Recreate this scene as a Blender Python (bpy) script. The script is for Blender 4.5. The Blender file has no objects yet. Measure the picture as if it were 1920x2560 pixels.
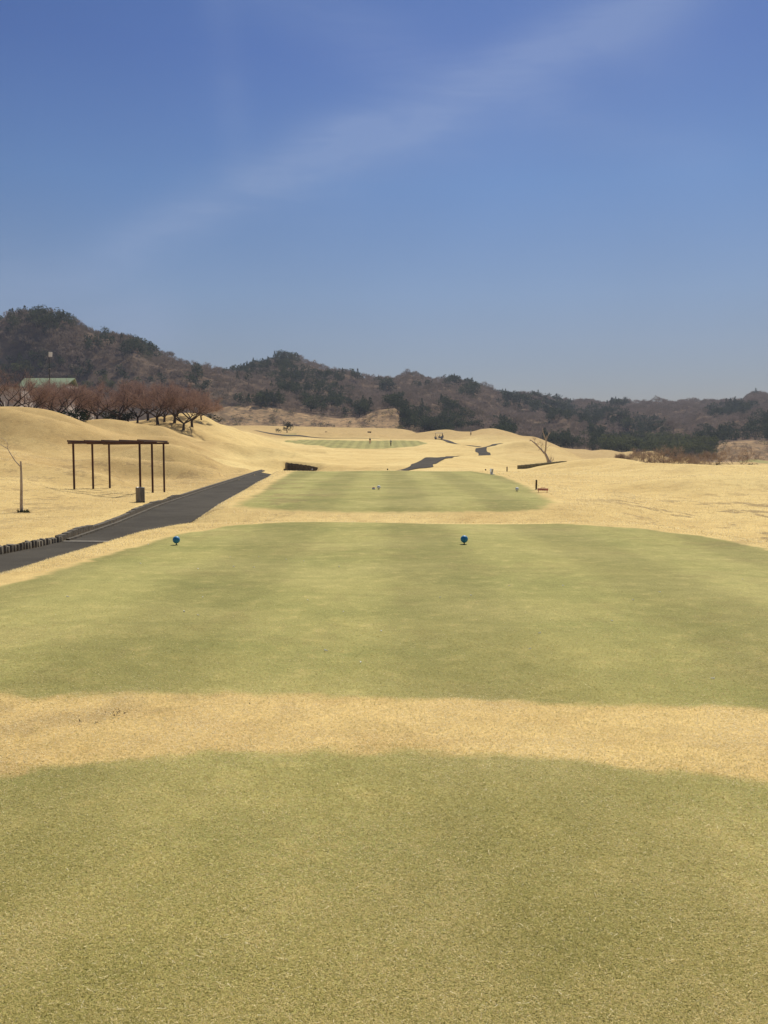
import bpy, math, random
import numpy as np
from mathutils import Vector, Matrix
random.seed(7)
RNG = np.random.default_rng(11)
SC = bpy.context.scene
COL = SC.collection
R = math.radians

# ------------------------------------------------------------------ camera
H = 1.6                      # eye height over the tee
PITCH = R(4.26)
F = 2213.0                   # focal length in photo pixels (1920 x 2560)
SP, CP = math.sin(PITCH), math.cos(PITCH)
cd = bpy.data.cameras.new('camera')
cam = bpy.data.objects.new('camera', cd)
COL.objects.link(cam)
cd.sensor_fit = 'VERTICAL'
cd.sensor_height = 24.0
cd.lens = 24.0 * F / 2560.0
cd.clip_start = 0.05
cd.clip_end = 20000
cam.location = (0, 0, H)
cam.rotation_euler = (R(90) - PITCH, 0, 0)
SC.camera = cam

# ------------------------------------------------------------------ sky, sun, exposure
SUN_EL, SUN_AZ = R(49), R(16)        # azimuth to the right of the view direction (+Y)
SKY_STRENGTH = 0.062
world = bpy.data.worlds.new('World')
SC.world = world
world.use_nodes = True


class NT:
    """small node-tree writer"""
    def __init__(s, nt):
        s.nt = nt
        nt.nodes.clear()

    def n(s, typ, props=None, **inp):
        nd = s.nt.nodes.new(typ)
        for k, v in (props or {}).items():
            setattr(nd, k, v)
        for k, v in inp.items():
            key = int(k[1:]) if k[0] == 'i' and k[1:].isdigit() else k.replace('_', ' ')
            s.put(nd, key, v)
        return nd

    def put(s, nd, key, v):
        sock = nd.inputs[key]
        if isinstance(v, bpy.types.NodeSocket):
            s.nt.links.new(v, sock)
        elif isinstance(v, bpy.types.Node):
            s.nt.links.new(v.outputs[0], sock)
        else:
            if isinstance(v, tuple) and len(v) == 3 and len(sock.default_value) == 4:
                v = v + (1.0,)
            sock.default_value = v

    def math(s, op, a, b=0.0, clamp=False):
        return s.n('ShaderNodeMath', {'operation': op, 'use_clamp': clamp}, i0=a, i1=b).outputs[0]

    def vmath(s, op, a, b=(0, 0, 0)):
        nd = s.n('ShaderNodeVectorMath', {'operation': op}, i0=a, i1=b)
        return nd.outputs['Value'] if op in ('DOT_PRODUCT', 'LENGTH') else nd.outputs[0]

    def mix(s, fac, a, b, mode='MIX'):
        nd = s.nt.nodes.new('ShaderNodeMix')
        nd.data_type = 'RGBA'
        nd.blend_type = mode
        s.put(nd, 0, fac)
        s.put(nd, 6, a)
        s.put(nd, 7, b)
        return nd.outputs[2]

    def noise(s, vec, scale, detail=4, rough=0.55, dist=0.0):
        return s.n('ShaderNodeTexNoise', Vector=vec, Scale=scale, Detail=detail, Roughness=rough, Distortion=dist).outputs[0]

    def ramp(s, fac, stops, interp='LINEAR'):
        nd = s.nt.nodes.new('ShaderNodeValToRGB')
        cr = nd.color_ramp
        cr.interpolation = interp
        while len(cr.elements) < len(stops):
            cr.elements.new(0.5)
        for e, (p, c) in zip(cr.elements, stops):
            e.position = p
            e.color = (c, c, c, 1) if isinstance(c, (int, float)) else tuple(c) + (1,)
        s.put(nd, 0, fac)
        return nd.outputs[0]

    def mapr(s, v, a, b, c=0.0, d=1.0):
        return s.n('ShaderNodeMapRange', {'interpolation_type': 'SMOOTHSTEP'}, i0=v, i1=a, i2=b, i3=c, i4=d).outputs[0]


def pix_dir(u, v):
    X, Y = (u - 960) / F, (1280 - v) / F
    d = Vector((X, CP + Y * SP, -SP + Y * CP))
    return d


def build_world():
    t = NT(world.node_tree)
    sky = t.n('ShaderNodeTexSky', {'sky_type': 'NISHITA', 'sun_disc': False, 'sun_elevation': SUN_EL,
                                   'sun_rotation': SUN_AZ, 'altitude': 100.0, 'air_density': 1.0,
                                   'dust_density': 0.6, 'ozone_density': 2.6})
    tc = t.n('ShaderNodeTexCoord').outputs['Generated']
    d = t.vmath('NORMALIZE', tc)
    z = t.n('ShaderNodeSeparateXYZ', i0=d).outputs[2]
    # the air near the horizon is greyer, the zenith a little more violet
    tint = t.ramp(t.mapr(z, -0.02, 0.62), [(0.03, (0.60, 0.57, 0.64)), (0.2, (0.65, 0.71, 0.84)), (0.44, (0.54, 0.71, 0.95)), (0.71, (0.41, 0.57, 0.92)), (1.0, (0.35, 0.54, 0.88))])
    col = t.mix(1.0, sky.outputs[0], tint, 'MULTIPLY')
    wob = t.noise(d, 3.0, 3)
    fine = t.noise(d, 9.0, 5, 0.6)
    total = None
    bands = [((1640, 10), (330, 600), 0.026, 1.0, None), ((1700, 60), (700, 480), 0.05, 0.35, None), ((560, -120), (1180, 250), 0.035, 0.38, None),
             ((520, -100), (600, 420), 0.018, 0.22, None), ((-200, 720), (420, 830), 0.05, 0.6, None),
             ((1250, 230), (1800, 400), 0.030, 0.22, None)]
    for (p0, p1, w, s, _) in bands:
        a, b = pix_dir(*p0).normalized(), pix_dir(*p1).normalized()
        nrm = a.cross(b).normalized()
        mid = (a + b).normalized()
        ext = math.acos(max(-1, min(1, a.dot(mid))))
        dist = t.vmath('DOT_PRODUCT', d, tuple(nrm))
        dist = t.math('ADD', dist, t.math('MULTIPLY', t.math('SUBTRACT', wob, 0.5), 0.03))
        q = t.math('DIVIDE', dist, w)
        g = t.math('EXPONENT', t.math('MULTIPLY', t.math('MULTIPLY', q, q), -1.0))
        lon = t.vmath('DOT_PRODUCT', d, tuple(mid))
        e = t.mapr(lon, math.cos(ext * 1.35), math.cos(ext * 0.7))
        g = t.math('MULTIPLY', t.math('MULTIPLY', g, e), s)
        total = g if total is None else t.math('ADD', total, g)
    tex = t.mapr(t.noise(t.n('ShaderNodeMapping', Vector=d, Rotation=(0, R(27), 0), Scale=(5.0, 5.0, 26.0)), 1.0, 5, 0.62, 0.4), 0.3, 0.72, 0.5, 1.2)
    total = t.math('MULTIPLY', total, tex, True)
    total = t.math('MULTIPLY', total, 0.37)
    col = t.mix(total, col, (4.6, 5.8, 8.7))
    mot = t.mapr(t.noise(d, 1.6, 3), 0.3, 0.7, 0.95, 1.05)
    col = t.mix(1.0, col, t.n('ShaderNodeCombineXYZ', i0=mot, i1=mot, i2=mot), 'MULTIPLY')
    bg = t.n('ShaderNodeBackground', Color=col, Strength=SKY_STRENGTH)
    t.n('ShaderNodeOutputWorld', Surface=bg)


build_world()
sl = bpy.data.lights.new('sun', 'SUN')
sl.energy = 5.0
sl.angle = R(0.53)
sl.color = (1.0, 0.95, 0.86)
sun = bpy.data.objects.new('sun', sl)
COL.objects.link(sun)
sd = Vector((math.sin(SUN_AZ) * math.cos(SUN_EL), math.cos(SUN_AZ) * math.cos(SUN_EL), math.sin(SUN_EL)))
sun.rotation_euler = sd.to_track_quat('Z', 'Y').to_euler()
sun.location = sd * 100
SC.view_settings.view_transform = 'Standard'
SC.view_settings.look = 'None'
SC.view_settings.gamma = 1.0
SC.view_settings.exposure = 0.16
SC.cycles.max_bounces = 6
SC.cycles.diffuse_bounces = 3
SC.cycles.transparent_max_bounces = 8

# ------------------------------------------------------------------ scene helpers


def tag(o, label=None, cat=None, group=None, kind=None):
    if label: o['label'] = label
    if cat: o['category'] = cat
    if group: o['group'] = group
    if kind: o['kind'] = kind
    return o


def empty(name, loc, rz=0.0, label=None, cat=None, group=None):
    o = bpy.data.objects.new(name, None)
    COL.objects.link(o)
    o.location = loc
    o.rotation_euler = (0, 0, rz)
    o.empty_display_size = 0.2
    return tag(o, label, cat, group)


def link_mesh(name, me, parent=None, loc=None):
    o = bpy.data.objects.new(name, me)
    COL.objects.link(o)
    if parent is not None: o.parent = parent
    if loc is not None: o.location = loc
    return o


def copy_tree(o, parent=None):
    c = o.copy()
    COL.objects.link(c)
    c.parent = parent
    for ch in list(o.children):
        copy_tree(ch, c)
    return c


def fast_mesh(name, verts, faces, mat=None, smooth=False, attrs=None):
    """faces: (n,3) or (n,4) array"""
    me = bpy.data.meshes.new(name)
    verts = np.asarray(verts, np.float32)
    faces = np.asarray(faces, np.int32)
    n, k = faces.shape
    me.vertices.add(len(verts))
    me.vertices.foreach_set('co', verts.ravel())
    me.loops.add(n * k)
    me.loops.foreach_set('vertex_index', faces.ravel())
    me.polygons.add(n)
    me.polygons.foreach_set('loop_start', np.arange(0, n * k, k, dtype=np.int32))
    try:
        me.polygons.foreach_set('loop_total', np.full(n, k, np.int32))
    except Exception:
        pass
    if smooth:
        me.polygons.foreach_set('use_smooth', np.ones(n, bool))
    for an, (typ, arr) in (attrs or {}).items():
        at = me.attributes.new(an, typ, 'POINT')
        if typ == 'FLOAT':
            at.data.foreach_set('value', np.asarray(arr, np.float32).ravel())
        else:
            at.data.foreach_set('vector', np.asarray(arr, np.float32).ravel())
    me.update(calc_edges=True)
    if mat: me.materials.append(mat)
    return me


class MB:
    """collects simple solids, builds ONE mesh object"""
    def __init__(s):
        s.v, s.f, s.sm = [], [], []

    def add(s, vs, fs, smooth=False):
        b = len(s.v)
        s.v += [tuple(p) for p in vs]
        s.f += [tuple(b + i for i in f) for f in fs]
        s.sm += [smooth] * len(fs)

    def box(s, c, size, rz=0.0, M=None, taper=1.0):
        x, y, z = (q / 2 for q in size)
        pts = [Vector((sx * x * (taper if sz > 0 else 1), sy * y * (taper if sz > 0 else 1), sz * z)) for sz in (-1, 1) for sy in (-1, 1) for sx in (-1, 1)]
        m = M if M is not None else Matrix.Rotation(rz, 3, 'Z')
        pts = [m @ p + Vector(c) for p in pts]
        s.add(pts, [(0, 2, 3, 1), (4, 5, 7, 6), (0, 1, 5, 4), (2, 6, 7, 3), (0, 4, 6, 2), (1, 3, 7, 5)])

    def tube(s, pts, rad, seg=6, cap=True, smooth=True):
        pts = [Vector(p) for p in pts]
        if not hasattr(rad, '__len__'): rad = [rad] * len(pts)
        rings = []
        for i, p in enumerate(pts):
            d = (pts[min(i + 1, len(pts) - 1)] - pts[max(i - 1, 0)])
            if d.length < 1e-9: d = Vector((0, 0, 1))
            d.normalize()
            a = d.cross(Vector((0.13, 1, 0.21)))
            if a.length < 1e-3: a = d.cross(Vector((1, 0, 0)))
            a.normalize()
            b = d.cross(a)
            rings.append([p + (a * math.cos(2 * math.pi * k / seg) + b * math.sin(2 * math.pi * k / seg)) * rad[i] for k in range(seg)])
        vs = [q for r_ in rings for q in r_]
        fs = []
        for i in range(len(pts) - 1):
            for k in range(seg):
                k2 = (k + 1) % seg
                fs.append((i * seg + k, i * seg + k2, (i + 1) * seg + k2, (i + 1) * seg + k))
        s.add(vs, fs, smooth)
        if cap:
            s.add(rings[0], [tuple(range(seg))[::-1]])
            s.add(rings[-1], [tuple(range(seg))])

    def sphere(s, c, r, seg=24, ring=14, sc=(1, 1, 1)):
        vs, fs = [], []
        for i in range(1, ring):
            th = math.pi * i / ring
            for k in range(seg):
                ph = 2 * math.pi * k / seg
                vs.append((c[0] + r * sc[0] * math.sin(th) * math.cos(ph), c[1] + r * sc[1] * math.sin(th) * math.sin(ph), c[2] + r * sc[2] * math.cos(th)))
        top, bot = len(vs), len(vs) + 1
        vs += [(c[0], c[1], c[2] + r * sc[2]), (c[0], c[1], c[2] - r * sc[2])]
        for i in range(ring - 2):
            for k in range(seg):
                k2 = (k + 1) % seg
                fs.append((i * seg + k, (i + 1) * seg + k, (i + 1) * seg + k2, i * seg + k2))
        for k in range(seg):
            k2 = (k + 1) % seg
            fs.append((top, k, k2))
            fs.append((bot, (ring - 2) * seg + k2, (ring - 2) * seg + k))
        s.add(vs, fs, True)

    def lathe(s, c, prof, seg=20, smooth=True):
        vs = [(c[0] + r * math.cos(2 * math.pi * k / seg), c[1] + r * math.sin(2 * math.pi * k / seg), c[2] + z) for r, z in prof for k in range(seg)]
        fs = [(i * seg + k, i * seg + (k + 1) % seg, (i + 1) * seg + (k + 1) % seg, (i + 1) * seg + k) for i in range(len(prof) - 1) for k in range(seg)]
        s.add(vs, fs, smooth)

    def prism(s, poly, axis_vec):
        """poly: list of 3D points (planar), extruded by axis_vec"""
        n = len(poly)
        a = [Vector(p) for p in poly]
        b = [p + Vector(axis_vec) for p in a]
        s.add(a + b, [tuple(range(n))[::-1], tuple(range(n, 2 * n))] + [(i, (i + 1) % n, n + (i + 1) % n, n + i) for i in range(n)])

    def build(s, name, mat, parent=None, loc=None, bevel=0.0):
        me = bpy.data.meshes.new(name)
        me.from_pydata(s.v, [], s.f)
        me.update()
        for p, sm in zip(me.polygons, s.sm):
            p.use_smooth = sm
        me.materials.append(mat)
        o = link_mesh(name, me, parent, loc)
        if bevel:
            md = o.modifiers.new('bevel', 'BEVEL')
            md.width = bevel
            md.segments = 2
            md.limit_method = 'ANGLE'
        return o


# ------------------------------------------------------------------ materials
def mat_basic(name, c1, c2, scale=8.0, rough=0.8, bump=0.0, metal=0.0, stretch=(1, 1, 1), spec=0.3, rand=0.0):
    m = bpy.data.materials.new(name)
    m.use_nodes = True
    t = NT(m.node_tree)
    tc = t.n('ShaderNodeTexCoord').outputs['Object']
    mp = t.n('ShaderNodeMapping', Vector=tc, Scale=stretch)
    nz = t.noise(mp, scale, 5, 0.6)
    col = t.mix(t.mapr(nz, 0.3, 0.7), c1, c2)
    if rand:
        rnd = t.n('ShaderNodeObjectInfo').outputs['Random']
        k = t.mapr(rnd, 0, 1, 1 - rand, 1 + rand)
        col = t.mix(1.0, col, t.n('ShaderNodeCombineXYZ', i0=k, i1=k, i2=k), 'MULTIPLY')
    b = t.n('ShaderNodeBsdfPrincipled', Base_Color=col, Roughness=rough, Metallic=metal)
    b.inputs['Specular IOR Level'].default_value = spec
    if bump:
        bm = t.n('ShaderNodeBump', Height=nz, Strength=bump, Distance=0.02)
        t.put(b, 'Normal', bm)
    t.n('ShaderNodeOutputMaterial', Surface=b)
    return m


def mat_foliage(name, cols, transl=0.25):
    """colour from per-vertex 'tone' 0..1 (real variation between leaves / trees)"""
    m = bpy.data.materials.new(name)
    m.use_nodes = True
    t = NT(m.node_tree)
    a = t.n('ShaderNodeAttribute', {'attribute_name': 'tone'}).outputs['Fac']
    k = len(cols)
    col = t.ramp(a, [(i / (k - 1), c) for i, c in enumerate(cols)])
    d = t.n('ShaderNodeBsdfDiffuse', Color=col)
    tr = t.n('ShaderNodeBsdfTranslucent', Color=col)
    mx = t.n('ShaderNodeMixShader', i0=transl, i1=d, i2=tr)
    t.n('ShaderNodeOutputMaterial', Surface=mx)
    return m


def mat_ground():
    m = bpy.data.materials.new('turf')
    m.use_nodes = True
    t = NT(m.node_tree)
    P = t.n('ShaderNodeNewGeometry').outputs['Position']
    g = t.n('ShaderNodeAttribute', {'attribute_name': 'green'}).outputs['Fac']
    fair = t.n('ShaderNodeAttribute', {'attribute_name': 'fair'}).outputs['Fac']
    rough_dry = t.n('ShaderNodeAttribute', {'attribute_name': 'rough'}).outputs['Fac']
    worn = t.n('ShaderNodeAttribute', {'attribute_name': 'worn'}).outputs['Fac']
    n_big = t.noise(P, 0.09, 4, 0.5)
    n_mid = t.noise(P, 0.55, 5, 0.6)
    n_sm = t.noise(P, 4.0, 5, 0.65)
    n_fine = t.noise(P, 45.0, 4, 0.7)
    mow = t.n('ShaderNodeMapping', Vector=P, Scale=(0.5, 2.2, 1.0), Rotation=(0, 0, R(4)))
    n_mow = t.noise(mow, 0.9, 4, 0.6)
    # ragged edge of the green turf
    ge = t.math('ADD', g, t.math('MULTIPLY', t.math('SUBTRACT', n_sm, 0.5), 0.55))
    ge = t.math('ADD', ge, t.math('MULTIPLY', t.math('SUBTRACT', n_fine, 0.5), 0.4))
    ge = t.mapr(ge, 0.33, 0.67)
    tan = t.mix(t.mapr(n_mid, 0.3, 0.7), (0.70, 0.515, 0.205), (0.58, 0.41, 0.155))
    tan = t.mix(t.mapr(n_big, 0.35, 0.7), tan, (0.73, 0.555, 0.23))
    tan = t.mix(t.math('MULTIPLY', t.math('SUBTRACT', 1.0, fair), 0.85), tan, t.mix(t.mapr(n_mid, 0.3, 0.7), (0.53, 0.365, 0.145), (0.43, 0.285, 0.108)))
    tan = t.mix(t.math('MULTIPLY', t.mapr(n_mow, 0.52, 0.72), 0.35), tan, (0.42, 0.28, 0.115))
    grn = t.mix(t.mapr(n_mid, 0.32, 0.68), (0.345, 0.305, 0.102), (0.265, 0.25, 0.08))
    grn = t.mix(t.mapr(t.noise(P, 0.33, 3, 0.5), 0.42, 0.66), grn, (0.37, 0.325, 0.115))
    grn = t.mix(t.math('MULTIPLY', t.mapr(n_mow, 0.5, 0.7), 0.22), grn, (0.21, 0.22, 0.065))
    grn = t.mix(t.math('MULTIPLY', t.mapr(n_sm, 0.52, 0.75), 0.4), grn, (0.50, 0.38, 0.15))
    xs = t.n('ShaderNodeSeparateXYZ', i0=P).outputs[0]
    lane = t.math('SINE', t.math('ADD', t.math('MULTIPLY', t.math('ADD', xs, t.math('MULTIPLY', t.math('SUBTRACT', n_mid, 0.5), 0.6)), 2.5), 3.07))
    lane = t.mapr(lane, -0.7, 0.7, 0.88, 1.08)
    grn = t.mix(1.0, grn, t.n('ShaderNodeCombineXYZ', i0=lane, i1=lane, i2=lane), 'MULTIPLY')
    tan = t.mix(t.math('MULTIPLY', t.mapr(t.noise(P, 1.7, 6, 0.75), 0.48, 0.66), 0.30), tan, (0.40, 0.25, 0.085))
    col = t.mix(ge, tan, grn)
    # thin worn patches of dead turf
    w2 = t.math('ADD', t.noise(P, 0.5, 2), t.math('MULTIPLY', t.noise(t.n('ShaderNodeMapping', Vector=P, Scale=(1.0, 0.6, 1.0)), 2.6, 5, 0.7), 1.0))
    w2 = t.math('MULTIPLY', t.mapr(w2, 1.05, 1.15), worn)
    col = t.mix(t.math('MULTIPLY', w2, 0.75), col, (0.24, 0.16, 0.075))
    rd = t.mix(t.mapr(t.noise(P, 0.12, 5, 0.7), 0.38, 0.62), (0.42, 0.275, 0.145), (0.25, 0.18, 0.10))
    rd = t.mix(t.mapr(t.noise(P, 0.5, 4, 0.7), 0.5, 0.66), rd, (0.175, 0.145, 0.085))
    col = t.mix(rough_dry, col, rd)
    k = t.mapr(n_fine, 0.25, 0.75, 0.78, 1.18)
    k = t.math('MULTIPLY', k, t.mapr(n_sm, 0.25, 0.75, 0.90, 1.08))
    col = t.mix(1.0, col, t.n('ShaderNodeCombineXYZ', i0=k, i1=k, i2=k), 'MULTIPLY')
    b = t.n('ShaderNodeBsdfPrincipled', Base_Color=col, Roughness=0.95)
    b.inputs['Specular IOR Level'].default_value = 0.08
    h = t.math('ADD', t.math('MULTIPLY', n_fine, 0.35), t.math('MULTIPLY', n_sm, 1.0))
    bm = t.n('ShaderNodeBump', Height=h, Strength=0.35, Distance=0.05)
    t.put(b, 'Normal', bm)
    t.n('ShaderNodeOutputMaterial', Surface=b)
    return m


def mat_forest_floor():
    m = bpy.data.materials.new('forest_floor')
    m.use_nodes = True
    t = NT(m.node_tree)
    P = t.n('ShaderNodeNewGeometry').outputs['Position']
    rough_dry = t.n('ShaderNodeAttribute', {'attribute_name': 'rough'}).outputs['Fac']
    floor = t.mix(t.mapr(t.noise(P, 0.1, 5, 0.6), 0.35, 0.65), (0.12, 0.085, 0.06), (0.19, 0.135, 0.09))
    rd = t.mix(t.mapr(t.noise(P, 0.10, 6, 0.7), 0.40, 0.60), (0.47, 0.31, 0.165), (0.27, 0.185, 0.105))
    rd = t.mix(t.mapr(t.noise(P, 0.35, 5, 0.7), 0.5, 0.64), rd, (0.165, 0.135, 0.085))
    edge = t.math('ADD', rough_dry, t.math('MULTIPLY', t.math('SUBTRACT', t.noise(P, 0.15, 4), 0.5), 0.6))
    col = t.mix(t.mapr(edge, 0.4, 0.6), floor, rd)
    b = t.n('ShaderNodeBsdfDiffuse', Color=col)
    bm = t.n('ShaderNodeBump', Height=t.noise(P, 0.5, 5, 0.7), Strength=0.8, Distance=1.2)
    t.put(b, 'Normal', bm)
    t.n('ShaderNodeOutputMaterial', Surface=b)
    return m


def mat_asphalt():
    m = bpy.data.materials.new('asphalt')
    m.use_nodes = True
    t = NT(m.node_tree)
    P = t.n('ShaderNodeNewGeometry').outputs['Position']
    n1 = t.noise(P, 0.7, 4, 0.6)
    n2 = t.noise(P, 60.0, 3, 0.7)
    col = t.mix(t.mapr(n1, 0.35, 0.65), (0.060, 0.053, 0.042), (0.080, 0.071, 0.056))
    col = t.mix(t.mapr(n2, 0.60, 0.78), col, (0.26, 0.22, 0.16))
    col = t.mix(t.mapr(t.noise(P, 7.0, 3, 0.6), 0.66, 0.74), col, (0.20, 0.165, 0.11))
    b = t.n('ShaderNodeBsdfPrincipled', Base_Color=col, Roughness=0.9)
    b.inputs['Specular IOR Level'].default_value = 0.03
    bm = t.n('ShaderNodeBump', Height=n2, Strength=0.3, Distance=0.01)
    t.put(b, 'Normal', bm)
    t.n('ShaderNodeOutputMaterial', Surface=b)
    return m


M_turf = mat_ground()
M_floor = mat_forest_floor()
M_asphalt = mat_asphalt()
M_wood_dark = mat_basic('weathered_timber', (0.13, 0.105, 0.075), (0.055, 0.045, 0.032), 10, 0.9, 0.6, stretch=(3, 3, 0.5))
M_log = mat_basic('grey_logs', (0.20, 0.165, 0.11), (0.10, 0.085, 0.06), 10, 0.9, 0.6, stretch=(3, 3, 0.5), rand=0.0)
M_moss = mat_basic('mossy_stone', (0.27, 0.24, 0.14), (0.15, 0.135, 0.08), 3, 0.95, 0.5)
M_kerb = mat_basic('kerb_stone', (0.15, 0.125, 0.09), (0.07, 0.06, 0.04), 9, 0.95, 0.6)
M_concrete = mat_basic('concrete', (0.34, 0.30, 0.23), (0.22, 0.195, 0.15), 12, 0.9, 0.3)
M_rust = mat_basic('brown_painted_steel', (0.105, 0.042, 0.022), (0.06, 0.026, 0.016), 5, 0.6, 0.1, stretch=(1, 1, 0.3))
M_galv = mat_basic('grey_metal', (0.36, 0.33, 0.29), (0.22, 0.20, 0.175), 6, 0.45, 0.1, 0.55, (6, 6, 0.4))
M_bark_pale = mat_basic('pale_bark', (0.62, 0.53, 0.42), (0.38, 0.29, 0.21), 12, 0.9, 0.7, stretch=(2, 2, 0.7))
M_bark = mat_basic('dark_bark', (0.085, 0.06, 0.045), (0.045, 0.033, 0.026), 4, 0.95, 0.5)
M_blue = mat_basic('blue_paint', (0.035, 0.21, 0.42), (0.04, 0.25, 0.46), 30, 0.5, 0.0, spec=0.3)
M_white = mat_basic('white_paint', (0.92, 0.91, 0.86), (0.86, 0.85, 0.80), 30, 0.7, 0.0, spec=0.1)
M_stem = mat_basic('dark_green_stem', (0.025, 0.03, 0.018), (0.04, 0.045, 0.025), 20, 0.7)
M_pink = mat_basic('faded_red', (0.60, 0.20, 0.14), (0.68, 0.30, 0.22), 9, 0.7)
M_olive = mat_basic('olive_paint', (0.16, 0.14, 0.05), (0.10, 0.09, 0.035), 20, 0.6)
M_roof = mat_basic('green_roof', (0.25, 0.31, 0.165), (0.20, 0.26, 0.14), 0.5, 0.6)
M_wall = mat_basic('grey_render', (0.62, 0.56, 0.52), (0.52, 0.47, 0.43), 0.4, 0.9)
M_glass = mat_basic('dark_glass', (0.03, 0.035, 0.04), (0.045, 0.05, 0.055), 2, 0.15, spec=0.6)
M_brownbox = mat_basic('dark_brown_board', (0.09, 0.05, 0.025), (0.06, 0.033, 0.018), 3, 0.8)
M_skin = mat_basic('skin', (0.50, 0.30, 0.20), (0.44, 0.26, 0.17), 10, 0.6)
M_cloth_dark = mat_basic('dark_cloth', (0.022, 0.02, 0.02), (0.035, 0.03, 0.03), 10, 0.9)
M_cloth_white = mat_basic('white_cloth', (0.80, 0.80, 0.78), (0.7, 0.7, 0.69), 10, 0.9)
M_cloth_grey = mat_basic('grey_cloth', (0.42, 0.41, 0.42), (0.33, 0.33, 0.34), 10, 0.9)
M_cloth_orange = mat_basic('salmon_cloth', (0.75, 0.25, 0.13), (0.80, 0.33, 0.20), 10, 0.9)
M_hair = mat_basic('dark_hair', (0.03, 0.02, 0.015), (0.02, 0.015, 0.012), 10, 0.8)
M_rubber = mat_basic('black_rubber', (0.02, 0.02, 0.02), (0.03, 0.03, 0.03), 10, 0.8)
M_ever = mat_foliage('evergreen_foliage', [(0.016, 0.026, 0.016), (0.032, 0.046, 0.022), (0.058, 0.068, 0.026)], 0.2)
M_wood = mat_foliage('hillside_wood', [(0.040, 0.052, 0.030), (0.072, 0.088, 0.042), (0.120, 0.128, 0.046), (0.145, 0.118, 0.075), (0.215, 0.165, 0.125), (0.275, 0.215, 0.168), (0.34, 0.275, 0.215)], 0.3)
M_twig = mat_foliage('cherry_twigs', [(0.21, 0.14, 0.11), (0.32, 0.21, 0.165), (0.42, 0.295, 0.235)], 0.25)
M_twig_grey = mat_foliage('bare_twigs', [(0.22, 0.16, 0.11), (0.33, 0.24, 0.17), (0.44, 0.33, 0.23)], 0.25)
M_blade = mat_foliage('grass_blades', [(0.20, 0.21, 0.06), (0.40, 0.37, 0.12), (0.62, 0.53, 0.20), (0.86, 0.71, 0.36), (0.97, 0.87, 0.58)], 0.4)


# ------------------------------------------------------------------ terrain height
def pchip_slopes(x, y):
    h = np.diff(x)[:, None]
    d = np.diff(y, axis=0) / h
    m = np.zeros_like(y)
    s = d[:-1] * d[1:] > 0
    w1 = 2 * h[1:] + h[:-1]
    w2 = h[1:] + 2 * h[:-1]
    with np.errstate(divide='ignore', invalid='ignore'):
        mm = (w1 + w2) / (w1 / d[:-1] + w2 / d[1:])
    m[1:-1] = np.where(s, mm, 0)
    m[0], m[-1] = d[0], d[-1]
    return m


def pchip(x, y, q):
    x = np.asarray(x, float)
    y = np.asarray(y, float)
    one = y.ndim == 1
    if one: y = y[:, None]
    m = pchip_slopes(x, y)
    q = np.clip(q, x[0], x[-1])
    i = np.clip(np.searchsorted(x, q) - 1, 0, len(x) - 2)
    h = (x[i + 1] - x[i])[:, None]
    s = (q - x[i])[:, None] / h
    r = (1 + 2 * s) * (1 - s) ** 2 * y[i] + s * (1 - s) ** 2 * h * m[i] + s * s * (3 - 2 * s) * y[i + 1] + s * s * (s - 1) * h * m[i + 1]
    return r[:, 0] if one else r


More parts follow.
